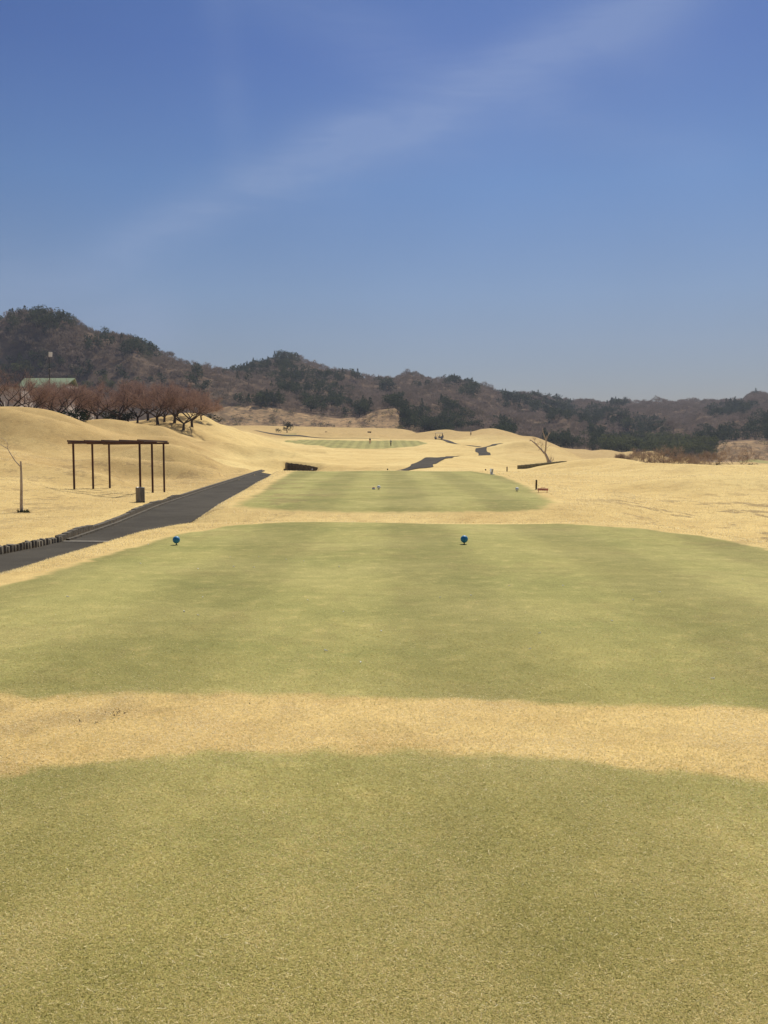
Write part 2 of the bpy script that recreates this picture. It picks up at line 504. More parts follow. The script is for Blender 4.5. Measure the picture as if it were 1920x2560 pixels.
# survey of the land: for each distance, the height of the ground as the elevation row seen from the tee at each bearing
RINGS = {
 36: [(-800,1165),(0,1215),(200,1242),(400,1247),(700,1250),(1000,1218),(1200,1212),(1920,1208),(2700,1195)],
 42: [(-800,1147),(0,1200),(200,1226),(400,1232),(700,1236),(1000,1205),(1200,1200),(1920,1190),(2700,1180)],
 52: [(-800,1115),(0,1177),(200,1205),(400,1214),(700,1216),(1000,1194),(1200,1190),(1500,1182),(1920,1184),(2700,1165)],
 65: [(-800,1080),(0,1140),(200,1172),(400,1189),(600,1194),(1000,1195),(1300,1186),(1500,1173),(1920,1179),(2700,1150)],
 82: [(-800,1030),(0,1082),(100,1106),(200,1126),(300,1146),(450,1164),(600,1173),(700,1186),(1000,1188),(1150,1184),(1300,1183),(1500,1166),(1700,1176),(1920,1173),(2700,1140)],
 94: [(-800,990),(0,1032),(100,1042),(200,1064),(300,1096),(400,1120),(550,1150),(700,1182),(800,1183),(900,1182),(1000,1176),(1050,1169),(1150,1170),(1299,1177),(1408,1158),(1512,1149),(1604,1159),(1730,1177),(1785,1170),(1920,1168),(2700,1132)],
 97.5: [(-800,985),(0,1028),(100,1036),(200,1060),(300,1089),(450,1124),(550,1142),(650,1155),(704,1168),(716,1184),(792,1185),(806,1170),(900,1169),(1050,1166),(1150,1167),(1299,1175),(1352,1166),(1408,1157),(1456,1149.5),(1512,1146.5),(1568,1151),(1604,1157),(1689,1168),(1730,1176),(1785,1168),(1821,1171),(1882,1169),(1920,1167),(2700,1131)],
 99.2: [(-800,985),(0,1026),(48,1026),(96,1034),(145,1042),(193,1054),(244,1070),(298,1085),(339,1100),(450,1123),(550,1140),(650,1152),(716,1156),(800,1163),(900,1166),(1050,1165),(1150,1166),(1299,1175),(1352,1165),(1408,1156),(1456,1149),(1512,1145.6),(1568,1150),(1604,1156),(1689,1167),(1730,1175),(1785,1167),(1821,1170),(1882,1168),(1920,1166),(2700,1130)],
 116: [(-800,1000),(0,1048),(200,1078),(300,1100),(400,1116),(550,1136),(716,1150),(900,1155),(1050,1157),(1150,1160),(1300,1170),(1352,1170),(1450,1165),(1560,1176),(1600,1186),(1700,1194),(1920,1190),(2700,1150)],
 135: [(-800,980),(0,1040),(198,1053),(229,1049),(265,1048),(313,1053),(337,1058),(405,1061),(450,1079),(550,1117),(700,1140),(900,1148),(1100,1149),(1200,1150),(1300,1160),(1450,1160),(1540,1170),(1600,1184),(1700,1194),(1920,1190),(2700,1160)],
 150: [(-800,985),(0,1047),(198,1062),(300,1062),(380,1059),(450,1063),(550,1097),(700,1135),(900,1143),(1050,1146),(1119,1143),(1172,1142),(1300,1141),(1400,1150),(1480,1160),(1560,1172),(1620,1186),(1700,1192),(1920,1186),(2700,1160)],
 164: [(-800,985),(0,1050),(198,1060),(340,1055),(384,1042),(440,1036),(493,1040),(517,1047),(543,1060),(579,1078),(700,1130),(900,1140),(1050,1142),(1119,1147),(1200,1149),(1300,1145),(1400,1147),(1480,1158),(1560,1168),(1620,1182),(1700,1188),(1920,1182),(2700,1165)],
 190: [(-800,1000),(0,1055),(200,1064),(380,1056),(450,1058),(520,1064),(579,1070),(650,1104),(750,1128),(900,1131),(1050,1132),(1150,1133),(1200,1133),(1300,1128),(1400,1140),(1500,1158),(1620,1174),(1700,1182),(1920,1178),(2700,1165)],
 217: [(-800,1010),(0,1060),(380,1062),(520,1068),(579,1072),(620,1082),(700,1108),(780,1121),(900,1123.5),(1000,1122),(1060,1119),(1150,1121),(1189,1122),(1225,1115),(1300,1111),(1369,1130),(1452,1151),(1500,1158),(1620,1170),(1700,1177),(1920,1174),(2700,1165)],
 250: [(-800,1020),(0,1062),(380,1066),(520,1072),(600,1079),(700,1104.5),(800,1110),(900,1111),(1000,1111),(1060,1109.5),(1100,1112),(1189,1119),(1225,1120),(1300,1109),(1369,1128),(1452,1151),(1520,1158),(1620,1166),(1700,1172),(1920,1170),(2700,1165)],
 288: [(-800,1020),(0,1064),(380,1067),(520,1075),(600,1079),(700,1099),(800,1098.5),(900,1099),(1000,1099),(1060,1099.5),(1100,1101),(1150,1106),(1200,1108),(1300,1100),(1369,1119),(1452,1150),(1520,1156),(1700,1162),(1920,1165),(2700,1165)],
 312: [(-800,1020),(0,1066),(400,1070),(600,1077),(700,1094),(755,1093),(800,1095),(855,1096),(889,1095),(937,1096),(981,1099),(1020,1098),(1060,1099),(1100,1099),(1177,1092),(1232,1086),(1300,1094),(1369,1112),(1452,1149),(1520,1156),(1700,1162),(1920,1165),(2700,1165)],
 335: [(-800,1020),(0,1066),(500,1072),(600,1072),(680,1081),(725,1082),(754,1077),(783,1083),(829,1079.5),(855,1085),(889,1080),(937,1083),(981,1091),(1010,1095),(1060,1091),(1100,1090),(1177,1086),(1232,1079),(1287,1089),(1369,1108),(1425,1133),(1452,1147),(1520,1155),(1700,1160),(1920,1164),(2700,1165)],
 362: [(-800,1020),(0,1066),(500,1074),(560,1069),(600,1070),(700,1080),(900,1087),(1000,1088),(1020,1085),(1054,1081),(1093,1075.5),(1117,1073.6),(1153,1079),(1180,1079),(1201,1073),(1232,1071),(1254,1075),(1287,1084),(1304,1089.6),(1330,1091),(1369,1104),(1395,1115),(1425,1130),(1452,1146),(1520,1153),(1700,1160),(1920,1163),(2700,1165)],
 395: [(-800,1020),(0,1066),(500,1075),(600,1069),(750,1077),(900,1080),(1000,1081),(1054,1088),(1200,1086),(1300,1098),(1400,1126),(1460,1132),(1560,1138),(1660,1146),(1760,1158),(1920,1160),(2700,1160)],
 425: [(-800,1015),(0,1062),(500,1067),(560,1065),(624,1064),(733,1066),(841,1068.6),(998,1072),(1020,1075),(1054,1086),(1200,1090),(1300,1102),(1395,1117),(1439,1123),(1460,1123),(1482,1127),(1500,1124),(1525,1125),(1556,1131),(1575,1128),(1600,1131),(1626,1127),(1650,1134),(1660,1140),(1694,1148),(1718,1142),(1744,1151),(1790,1156),(1843,1155),(1882,1148),(1920,1152),(2700,1150)],
 455: [(-800,1020),(0,1066),(500,1072),(700,1073),(1000,1079),(1054,1090),(1200,1095),(1395,1123),(1500,1134),(1600,1139),(1700,1152),(1800,1158),(1920,1158),(2700,1150)],
 482: [(-800,1000),(0,1045),(300,1052),(500,1068),(560,1067),(624,1066),(733,1068),(850,1069),(998,1073),(1054,1084),(1200,1095),(1400,1122),(1560,1134),(1700,1148),(1760,1148),(1920,1150),(2700,1140)],
 520: [(-800,960),(0,1010),(300,1030),(520,1032),(600,1022),(680,1027),(740,1037),(800,1045),(850,1050),(900,1045),(950,1027),(985,1022),(1010,1045),(1040,1067),(1100,1080),(1200,1085),(1400,1112),(1560,1128),(1700,1138),(1780,1118),(1860,1110),(1920,1115),(2700,1110)],
 610: [(-800,780),(-200,780),(0,812),(50,806),(110,804),(150,811),(185,824),(220,840),(250,849),(290,862),(330,868),(375,893),(400,906),(450,918),(500,932),(550,953),(600,970),(650,972),(700,980),(750,992),(800,1002),(850,1015),(900,1020),(950,1018),(1000,1022),(1100,1035),(1200,1050),(1300,1070),(1400,1088),(1500,1102),(1600,1112),(1700,1112),(1800,1100),(1920,1085),(2700,1060)],
 720: [(-800,800),(0,835),(300,880),(500,940),(585,962),(700,945),(800,965),(900,990),(1000,992),(1100,1000),(1200,1018),(1300,1045),(1400,1062),(1600,1085),(1700,1080),(1800,1075),(1920,1060),(2700,1040)],
 900: [(-800,840),(0,870),(400,935),(500,950),(585,944),(620,932),(660,922),(700,914),(740,918),(800,930),(850,942),(900,953),(930,958),(970,961),(1010,955),(1040,953),(1090,961),(1130,962),(1170,972),(1220,987),(1260,1000),(1300,1008),(1350,1024),(1400,1035),(1500,1045),(1600,1045),(1700,1045),(1800,1038),(1920,1028),(2700,1010)],
 1180: [(-800,900),(0,930),(900,985),(1100,985),(1200,1000),(1300,1006),(1350,1011),(1400,1016),(1450,1020),(1490,1024),(1540,1014),(1600,1021),(1640,1023),(1690,1019),(1760,1014),(1820,1017),(1850,1017),(1870,1003),(1900,998),(1920,1000),(2700,990)],
 1500: [(-800,1000),(0,1010),(1000,1030),(1500,1050),(2700,1040)],
}
A_AX = np.linspace(-1.3, 1.3, 1301)
_D = sorted(RINGS)


def px_at(u, v):
    X, Y = (u - 960) / F, (1280 - v) / F
    dy = CP + Y * SP
    return X / dy, (-SP + Y * CP) / dy      # lateral and vertical tangent per unit of forward distance


def _ring_row(D):
    pts = [px_at(u, v) for u, v in RINGS[D]]
    a = np.array([p[0] for p in pts])
    tt = np.array([p[1] for p in pts])
    r = pchip(a, tt, A_AX)
    if D >= 60 and D < 470:
        k = np.exp(-0.5 * (np.arange(-6, 7) / 1.1) ** 2)
        r = np.convolve(np.pad(r, 6, 'edge'), k / k.sum(), 'valid')
    return H + r * D


_TK = np.array([_ring_row(D) for D in _D])
_LD = np.log(np.array(_D, float))
_LF = np.linspace(_LD[0], _LD[-1], 620)
TABLE = np.empty((620, len(A_AX)))
_m = pchip_slopes(_LD, _TK)
for _j, _q in enumerate(_LF):
    _i = min(max(np.searchsorted(_LD, _q) - 1, 0), len(_LD) - 2)
    _h = _LD[_i + 1] - _LD[_i]
    _s = (_q - _LD[_i]) / _h
    TABLE[_j] = (1 + 2 * _s) * (1 - _s) ** 2 * _TK[_i] + _s * (1 - _s) ** 2 * _h * _m[_i] + _s * _s * (3 - 2 * _s) * _TK[_i + 1] + _s * _s * (_s - 1) * _h * _m[_i + 1]


def sstep(a, b, x):
    t_ = np.clip((x - a) / (b - a), 0, 1)
    return t_ * t_ * (3 - 2 * t_)


def wnoise(x, y, scale, seed, octs=3):
    rg = np.random.default_rng(seed)
    r = 0
    amp = 1.0
    for o in range(octs):
        for k in range(5):
            th = rg.uniform(0, math.pi * 2)
            f = 2 * math.pi / (scale * rg.uniform(0.75, 1.4))
            r = r + amp * np.sin((x * math.cos(th) + y * math.sin(th)) * f + rg.uniform(0, 6.28) + 0.8 * np.sin((x * math.sin(th) - y * math.cos(th)) * f * 0.7))
        scale *= 0.47
        amp *= 0.5
    return r / 4.0


ROADZ = -0.72
RL_Y = [0, 5, 12, 18.6, 21.5, 26, 34, 48.5, 62, 78, 90]
RL_X = [-12.5, -11.0, -9.2, -8.1, -7.62, -7.85, -8.6, -9.4, -10.1, -11.0, -11.5]


def road_left(y):
    return np.interp(y, RL_Y, RL_X)


def road_right(y):
    return np.interp(y, [0, 5, 12, 18.6, 22.5, 25, 29, 34, 41, 52, 67, 80, 90], [-9.3, -8.1, -6.5, -5.8, -5.7, -5.75, -6.0, -6.3, -6.66, -7.4, -8.6, -9.4, -9.6])


def tee_left(y):
    return np.interp(y, [0, 17, 19.5, 23, 30, 42, 52, 60], [-4.65, -4.5, -3.9, -4.0, -4.6, -5.4, -6.2, -6.6])


RIDGES = []


def height(x, y):
    x = np.asarray(x, float)
    y = np.asarray(y, float)
    yy = np.maximum(y, 0.5)
    # far land
    L = np.log(np.clip(yy, _D[0], _D[-1]))
    a = np.clip(x / np.maximum(yy, _D[0]), -1.299, 1.299)
    fi = (L - _LF[0]) / (_LF[1] - _LF[0])
    fj = (a + 1.3) / (A_AX[1] - A_AX[0])
    i = np.clip(fi.astype(int), 0, 618)
    j = np.clip(fj.astype(int), 0, len(A_AX) - 2)
    di, dj = np.clip(fi - i, 0, 1), fj - j
    far = (TABLE[i, j] * (1 - di) * (1 - dj) + TABLE[i + 1, j] * di * (1 - dj) + TABLE[i, j + 1] * (1 - di) * dj + TABLE[i + 1, j + 1] * di * dj)
    near = np.interp(x, [-45, -25, -18, -14.5, -11, -8, 0, 6, 9, 14, 25, 45], [2.4, 0.7, 0.0, -0.44, -0.56, -0.58, -0.35, -0.42, -0.36, -0.15, 0.5, 1.6])
    w = sstep(30, 42, yy)
    base = near * (1 - w) + far * w
    calm = 1 - 0.85 * sstep(6, 10, x) * sstep(76, 86, yy) * (1 - sstep(104, 116, yy))
    base = base + calm * wnoise(x * 0.75 + y * 0.3, y, 20, 5, 2) * 0.62 * sstep(40, 62, yy) * (1 - sstep(200, 330, yy)) * (0.35 + 0.65 * sstep(-9, -14, x) if False else np.where(x < -12, 1.0, np.where(x > 12, 0.42, 0.3)))
    base = base + calm * wnoise(x, y * 0.8, 13, 15, 2) * 0.13 * sstep(34, 50, yy) * (1 - sstep(130, 200, yy))
    base = base + wnoise(x, y * 0.6, 30, 16, 2) * 0.45 * sstep(110, 140, yy) * (1 - sstep(320, 350, yy)) * sstep(10, 25, x)
    base = base + wnoise(x, y, 8, 8, 2) * 0.07 * sstep(14, 24, yy) * (1 - sstep(60, 90, yy))
    base = base + wnoise(x, y, 90, 3, 4) * 6.0 * sstep(540, 640, yy) * (1 - sstep(1250, 1400, yy))
    for pts, amp, wid in RIDGES:
        m_ = (yy > 20) & (yy < 240)
        if not m_.any(): continue
        px_, py2 = x[m_], y[m_]
        best = np.full(px_.shape, 1e9)
        for (x0, y0), (x1, y1) in zip(pts[:-1], pts[1:]):
            ex, ey = x1 - x0, y1 - y0
            t_ = np.clip(((px_ - x0) * ex + (py2 - y0) * ey) / max(ex * ex + ey * ey, 1e-9), 0, 1)
            best = np.minimum(best, (px_ - x0 - t_ * ex) ** 2 + (py2 - y0 - t_ * ey) ** 2)
        add = np.zeros_like(x)
        add[m_] = amp * np.exp(-best / (wid * wid))
        base = base + add * np.where((yy < 92) & (x < 0), sstep(1.0, 5.0, road_left(yy) - x), 1.0)
    # tee plateaus
    pl = np.interp(yy, [0, 18.2, 18.9, 20.0, 21.0, 22.2, 24, 51, 54, 58, 64], [0, 0, -0.03, -0.22, -0.12, 0.06, 0.12, 0.13, 0.10, -0.35, -0.9])
    pl = pl + 0.02 * np.sin(x * 0.9 + y * 0.5) * sstep(1, 6, yy)
    # bank down to the cart road on the left
    tl = tee_left(yy)
    rr = road_right(yy)
    k = sstep(0, 1, (x - rr) / np.maximum(tl - rr, 0.2))
    lat = ROADZ * (1 - k) + pl * k
    # merge with the rough on the right
    re = np.interp(yy, [0, 14, 18.5, 22, 27, 43, 52, 60], [6.0, 6.1, 4.8, 4.4, 5.2, 6.2, 5.8, 5.0])
    k2 = sstep(0, 1, (x - re) / np.interp(yy, [0, 20, 30], [2.2, 3.5, 6.0]))
    cor = lat * (1 - k2) + base * k2
    # tee fades out into the valley beyond it
    fade = sstep(56, 66, yy)
    out = cor * (1 - fade) + base * fade
    # the road bed
    rl = road_left(yy)
    bed = (1 - sstep(0.0, 0.5, rl - x)) * (1 - sstep(0.0, 3.0, x - rr))
    bedf = fade * (1 - sstep(82, 90, yy))
    out = out * (1 - bedf * bed) + np.minimum(out, ROADZ) * bedf * bed
    left = x < rl
    lstep = sstep(0.13, 0.24, rl - x - 0.24 * sstep(20.5, 21.8, yy))
    lf = 1 - sstep(70, 90, yy)
    z_left = ROADZ * (1 - lstep) + np.maximum(base, ROADZ + 0.05) * lstep
    out = np.where(left, z_left * lf + out * (1 - lf) if True else out, out)
    out = np.where(left & (lf <= 0), base, out)
    return out


def gz(x, y):
    return float(height(np.array([x]), np.array([y]))[0])


def vrow(x, y, z):
    zz = z - H
    yc = y * SP + zz * CP
    zc = y * CP - zz * SP
    return 960 + F * x / zc, 1280 - F * yc / zc


def hit(u, v, d0, d1):
    """first point of the land between distances d0..d1 that lies on this bearing at this elevation"""
    a, t_ = px_at(u, v)
    D = np.linspace(d0, d1, 600)
    g = height(a * D, D)
    f = (g - H) / D - t_
    idx = np.where(f >= 0)[0]
    k = int(idx[0]) if len(idx) else int(np.argmax(f))
    return float(a * D[k]), float(D[k]), float(g[k])


def at(u, D):
    a, _ = px_at(u, 1130)
    return a * D, D, gz(a * D, D)


def poly_sdf(px, py, poly):
    d = np.full(px.shape, 1e18)
    inside = np.zeros(px.shape, bool)
    n = len(poly)
    for i in range(n):
        x0, y0 = poly[i]
        x1, y1 = poly[(i + 1) % n]
        ex, ey = x1 - x0, y1 - y0
        wx, wy = px - x0, py - y0
        t_ = np.clip((wx * ex + wy * ey) / max(ex * ex + ey * ey, 1e-9), 0, 1)
        d = np.minimum(d, (wx - t_ * ex) ** 2 + (wy - t_ * ey) ** 2)
        c = ((y0 <= py) & (y1 > py)) | ((y1 <= py) & (y0 > py))
        with np.errstate(divide='ignore', invalid='ignore'):
            xi = x0 + (py - y0) * ex / (ey if abs(ey) > 1e-9 else 1e-9)
        inside ^= c & (px < xi)
    d = np.sqrt(d)
    return np.where(inside, -d, d)


# soft crests that run down the mounds
_rid = []
for _pts, _amp, _wid in (([(-120,1056,60,99),(0,1073,60,98),(145,1104,55,96),(290,1143,55,92),(428,1166,50,90)], 1.9, 4.0),
                         ([(-80,1172,34,60),(20,1186,34,60),(145,1205,34,60),(200,1216,34,60)], 0.85, 2.7),
                         ([(434,1126,70,140),(540,1134,70,140),(637,1142,70,140),(700,1150,80,120)], 1.5, 4.0),
                         ([(300,1172,40,80),(430,1184,40,85),(520,1187,50,90)], 0.8, 2.8),
                         ([(500,1092,110,190),(590,1110,120,190),(680,1128,120,190)], 0.7, 6.0),
                         ([(1430,1168,60,94),(1560,1160,60,94),(1700,1182,50,90),(1900,1178,50,90)], 0.50, 3.5),
                         ([(1650,1225,20,60),(1780,1215,20,60),(1920,1205,20,60)], 0.40, 2.6),
                         ([(1320,1121,170,220),(1385,1130,180,230)], 1.5, 6.0), ([(1080,1158,100,140),(1180,1152,100,140),(1270,1152,100,145)], 0.6, 5.0)):
    _rid.append(([hit(*p)[:2] for p in _pts], _amp, _wid))
RIDGES.extend(_rid)
TEE1 = [(-5.2, -9), (5.2, -9), (4.6, 2.5), (3.2, 3.6), (1.8, 4.14), (0.6, 4.42), (-0.5, 4.48), (-1.2, 4.42), (-2.0, 4.24), (-3.2, 3.9), (-4.4, 3.0)]
TEE2 = [(-4.0, 5.75), (-2.5, 5.58), (0, 5.52), (1.2, 5.47), (2.6, 5.32), (5.6, 5.45), (6.0, 8), (6.0, 13), (5.8, 15.2), (5.0, 17), (3.6, 18.3), (0, 18.7), (-2.0, 18.6), (-3.2, 17.6), (-3.85, 16), (-4.0, 13), (-4.3, 9)]
TEE3 = [(-3.7, 22.3), (-2.5, 21.8), (2.8, 21.7), (3.9, 21.9), (4.5, 23.6), (4.9, 29), (5.6, 38), (5.7, 46), (5.2, 53), (-5.2, 53), (-5.1, 48), (-4.6, 38), (-3.9, 28)]
_gp = [(710,1102.5),(749,1099.5),(817,1100),(877,1101.5),(950,1102),(1008,1101),(1045,1102),(1069,1108),(1050,1113),(1020,1117),(960,1121.5),(900,1122),(817,1118),(769,1112.5),(735,1107.5)]
GREEN = [hit(u, v, 212, 300)[:2] for u, v in _gp]


def green_mask(x, y):
    g = np.zeros(x.shape)
    s = y < 70
    for poly, soft in ((TEE1, 0.34), (TEE2, 0.36), (TEE3, 0.8)):
        d = poly_sdf(x[s], y[s], poly) + 0.09 * wnoise(x[s], y[s], 1.3, 61, 2) + 0.05 * wnoise(x[s], y[s], 0.35, 62, 2)
        g[s] = np.maximum(g[s], 1 - sstep(-soft, soft, d))
    s = (y > 190) & (y < 330)
    d = poly_sdf(x[s], y[s], GREEN)
    g[s] = np.maximum(g[s], 1 - sstep(-0.5, 0.5, d))
    # a second green up on the left and one on the right, and thin green growth
    for (u, D, ru, rd, k) in ((722, 322, 3.6, 9, 0.50), (1885, 418, 9, 20, 0.62), (660, 330, 3, 9, 0.3)):
        a, _ = px_at(u, 1130)
        q = ((x - a * D) / ru) ** 2 + ((y - D) / rd) ** 2
        g = np.maximum(g, k * (1 - sstep(0.5, 1.2, q)))
    return g


def grid_mesh(name, ys, aa, off, mat, extra):
    Y, A = np.meshgrid(ys, aa, indexing='ij')
    X = A * (np.maximum(Y, 0) + off)
    Z = height(X.ravel(), Y.ravel()).reshape(X.shape)
    ny, nx = X.shape
    idx = np.arange(ny * nx).reshape(ny, nx)
    f = np.stack([idx[:-1, :-1], idx[:-1, 1:], idx[1:, 1:], idx[1:, :-1]], -1).reshape(-1, 4)
    attrs = extra(X.ravel(), Y.ravel())
    me = fast_mesh(name, np.stack([X, Y, Z], -1).reshape(-1, 3), f, mat, True, attrs)
    return link_mesh(name, me)


def fair_mask(x, y):
    # closely mown fairway is a paler straw than the longer rough on the mounds
    a = x / np.maximum(y, 8)
    u = 960 + 2220 * a + 60 * wnoise(x, y, 30, 91, 2)
    f = sstep(430, 620, u) * (1 - sstep(1150, 1420, u) * 0.55)
    f = np.where(y < 78, np.where(x > 0, 0.9, np.where(x < -9, 0.45, 0.75)), f)
    f = np.where((y >= 78) & (y < 125) & (u > 1150), 0.85, f)
    w = sstep(60, 90, y)
    near = np.where(x > 0, 0.9, np.where(x < -9, 0.45 * (1 - sstep(42, 60, y)), 0.75))
    f = np.where(y < 90, near * (1 - w) + f * w, f)
    f = f * (1 - sstep(292, 325, y + 12 * wnoise(x, y, 25, 92, 2)))
    return np.clip(f, 0, 1)


def ground_attrs(x, y):
    worn = 0.15 + 0.85 * np.clip(sstep(4.5, 8, x) * (1 - sstep(26, 36, y)) * sstep(12, 16, y) + 0.55 * sstep(8, 12, -x) * (1 - sstep(60, 90, y)) * sstep(16, 20, y) + 0.5 * (1 - sstep(1.5, 3.5, np.hypot((x + 4.3), (y - 28) / 4))), 0, 1)
    worn = np.maximum(worn, 0.45 * (1 - sstep(0.3, 0.6, np.abs(y - 5.1))) * (1 - sstep(-0.8, 0.2, x)))
    worn = worn * (1 - sstep(80, 130, y))
    return {'fair': ('FLOAT', fair_mask(x, y)), 'green': ('FLOAT', green_mask(x, y)), 'rough': ('FLOAT', sstep(440, 452, y) * 1.0), 'worn': ('FLOAT', worn)}


ys = np.concatenate([np.linspace(-14, 0.8, 12), np.exp(np.arange(math.log(1.0), math.log(470), 0.0088))])
ground = grid_mesh('ground', ys, np.linspace(-0.8, 0.8, 741), 14.0, M_turf, ground_attrs)
tag(ground, kind='structure')


def hill_attrs(x, y):
    u, v = vrow(x, y, height(x, y))
    dry = (1 - sstep(524, 534, y)) * (1 - sstep(1020, 1060, u)) * sstep(470, 540, u)
    dry = np.maximum(dry, (1 - sstep(535, 560, y)) * sstep(1765, 1800, u))
    return {'rough': ('FLOAT', dry)}


ys2 = np.exp(np.arange(math.log(464), math.log(1500), 0.005))
hills = grid_mesh('hills', ys2, np.linspace(-0.85, 0.85, 500), 0.0, M_floor, hill_attrs)
tag(hills, kind='structure')


# ------------------------------------------------------------------ asphalt cart road
def catmull(pts, n):
    pts = [np.array(p, float) for p in pts]
    P = [2 * pts[0] - pts[1]] + pts + [2 * pts[-1] - pts[-2]]
    out = []
    for i in range(1, len(P) - 2):
        for k in range(n):
            s = k / n
            out.append(0.5 * ((2 * P[i]) + (-P[i - 1] + P[i + 1]) * s + (2 * P[i - 1] - 5 * P[i] + 4 * P[i + 1] - P[i + 2]) * s * s + (-P[i - 1] + 3 * P[i] - 3 * P[i + 1] + P[i + 2]) * s ** 3))
    out.append(pts[-1])
    return np.array(out)


def strip(name, ctr, widths, cross, lift, mat):
    n = len(ctr)
    d = np.gradient(ctr, axis=0)
    d /= np.linalg.norm(d, axis=1)[:, None]
    nr = np.stack([d[:, 1], -d[:, 0]], 1)
    w = np.interp(np.linspace(0, 1, n), np.linspace(0, 1, len(widths)), widths)
    s = np.linspace(-0.5, 0.5, cross)
    w = w[:, None] * np.ones_like(s)[None]
    w = w + np.where(np.abs(s) > 0.45, 1, 0)[None] * (0.10 * wnoise(ctr[:, 0], ctr[:, 1], 2.4, 41, 3) * (ctr[:, 1] < 84))[:, None]
    X = ctr[:, 0:1] + nr[:, 0:1] * w * s
    Y = ctr[:, 1:2] + nr[:, 1:2] * w * s
    Z = height(X.ravel(), Y.ravel()).reshape(X.shape) + np.interp(Y, [0, 60, 100, 400], [lift, lift, 0.05, 0.10])
    idx = np.arange(n * cross).reshape(n, cross)
    f = np.stack([idx[:-1, :-1], idx[:-1, 1:], idx[1:, 1:], idx[1:, :-1]], -1).reshape(-1, 4)
    return link_mesh(name, fast_mesh(name, np.stack([X, Y, Z], -1).reshape(-1, 3), f, mat, True))


near_y = [1.0, 5, 9, 13, 17, 20, 23, 27, 33, 41, 50, 60, 70, 78]
ctr = [((road_left(y) + road_right(y)) / 2, y) for y in near_y]
near_w = [float(road_right(y) - road_left(y)) for y in near_y]
far_px = [(1046, 1168, 84, 99), (1056, 1161, 100, 130), (1075, 1153, 105, 145), (1110, 1145.5, 120, 155)]
pA = [hit(*p)[:2] for p in far_px]
pB = [at(u, D)[:2] for u, D in ((1140, 157), (1132, 168), (1158, 174.5), (1190, 176.5), (1209, 180), (1211, 187), (1203, 194), (1204, 203), (1216, 209), (1232, 217), (1245, 228))]
pC = [at(u, D)[:2] for u, D in ((1240, 243), (1215, 256), (1172, 262), (1128, 275), (1115, 290), (1085, 303), (1040, 307), (990, 300), (950, 306), (880, 309), (810, 311), (740, 318), (690, 325), (640, 333))]
ctr = ctr + [(-8.6, 86), (-5.0, 89.5), (-0.5, 90)] + pA + pB + pC
cc = catmull(ctr, 14)
ws = near_w + [2.2, 2.4, 2.6] + [2.5] * (len(ctr) - len(near_w) - 3)
road = strip('road', cc, ws, 7, 0.03, M_asphalt)
tag(road, kind='structure')
# pale drain strip across the road
def drain():
    p0, p1 = Vector((-7.7, 21.15, 0)), Vector((-4.9, 21.0, 0))
    mb = MB()
    mid = (p0 + p1) / 2
    mb.box((mid.x, mid.y, ROADZ + 0.032), ((p1 - p0).length, 0.14, 0.03), math.atan2((p1 - p0).y, (p1 - p0).x))
    o = mb.build('drain_cover', M_concrete, bevel=0.004)
    tag(o, 'narrow pale concrete drain strip crossing the dark cart road', 'drain')


drain()


# log palisade wall at the near left, kerb wall along the road's left edge
def palisade(name, pts, h, dia, mat, label, cat, base_z=None, jitter=0.05):
    mb = MB()
    seglen = [0]
    for a, b in zip(pts[:-1], pts[1:]):
        seglen.append(seglen[-1] + math.dist(a, b))
    n = max(2, int(seglen[-1] / dia))
    rr = random.Random(3)
    for k in range(n):
        s = (k + 0.5) / n * seglen[-1]
        x = float(np.interp(s, seglen, [p[0] for p in pts]))
        y = float(np.interp(s, seglen, [p[1] for p in pts]))
        f = float(np.interp(s, seglen, h if hasattr(h, '__len__') else [h] * len(pts)))
        b = (base_z if base_z is not None else gz(x, y)) - 0.1
        r_ = dia * rr.uniform(0.60, 0.70)
        hh = f + rr.uniform(-jitter, jitter)
        mb.tube([(x, y, b), (x + rr.uniform(-.01, .01), y, b + hh * 0.9 + 0.1), (x, y, b + hh + 0.1)], [r_, r_, r_ * 0.86], 8)
    o = mb.build(name, mat)
    return tag(o, label, cat)


py_ = [6, 9, 12, 15, 18.6, 21.2]
palisade('log_wall', [(float(road_left(y)) - 0.12, y) for y in py_], [0.20, 0.20, 0.21, 0.20, 0.19, 0.15], 0.12, M_log,
         'low dark log retaining wall beside the cart road at the left edge', 'retaining wall', ROADZ, 0.015)


def kerb_wall():
    root = empty('kerb_wall', (-7.8, 22, ROADZ), 0, 'long low stone kerb running along the left side of the dark cart road', 'kerb')
    ya = np.concatenate([np.arange(21.4, 50, 0.45), np.arange(50, 84, 0.9)])
    back, low = MB(), MB()
    rr = random.Random(5)
    for i in range(len(ya) - 1):
        y0, y1 = float(ya[i]), float(ya[i + 1])
        x0, x1 = float(road_left(y0)), float(road_left(y1))
        for mb, dx, th, z0, z1 in ((back, -0.28, 0.16, ROADZ - 0.05, max(ROADZ + 0.12, gz((x0 + x1) / 2 - 0.6, (y0 + y1) / 2) + 0.015 + 0.015 * math.sin(y0 * 1.7) + rr.uniform(-.008, .012))), (low, -0.05, 0.09, ROADZ - 0.05, ROADZ + 0.075)):
            a = Vector((x0 + dx, y0 + 0.008, 0)) - Vector((root.location.x, root.location.y, 0))
            b = Vector((x1 + dx, y1 - 0.008, 0)) - Vector((root.location.x, root.location.y, 0))
            m = (a + b) / 2
            d = b - a
            mb.box((m.x, m.y, (z0 + z1) / 2 - ROADZ), (d.length, th, z1 - z0), math.atan2(d.y, d.x))
    back.build('back_stones', M_kerb, root)
    low.build('gutter_kerb', M_kerb, root)  # dark stone tone on the gutter stands in for a shaded groove


kerb_wall()

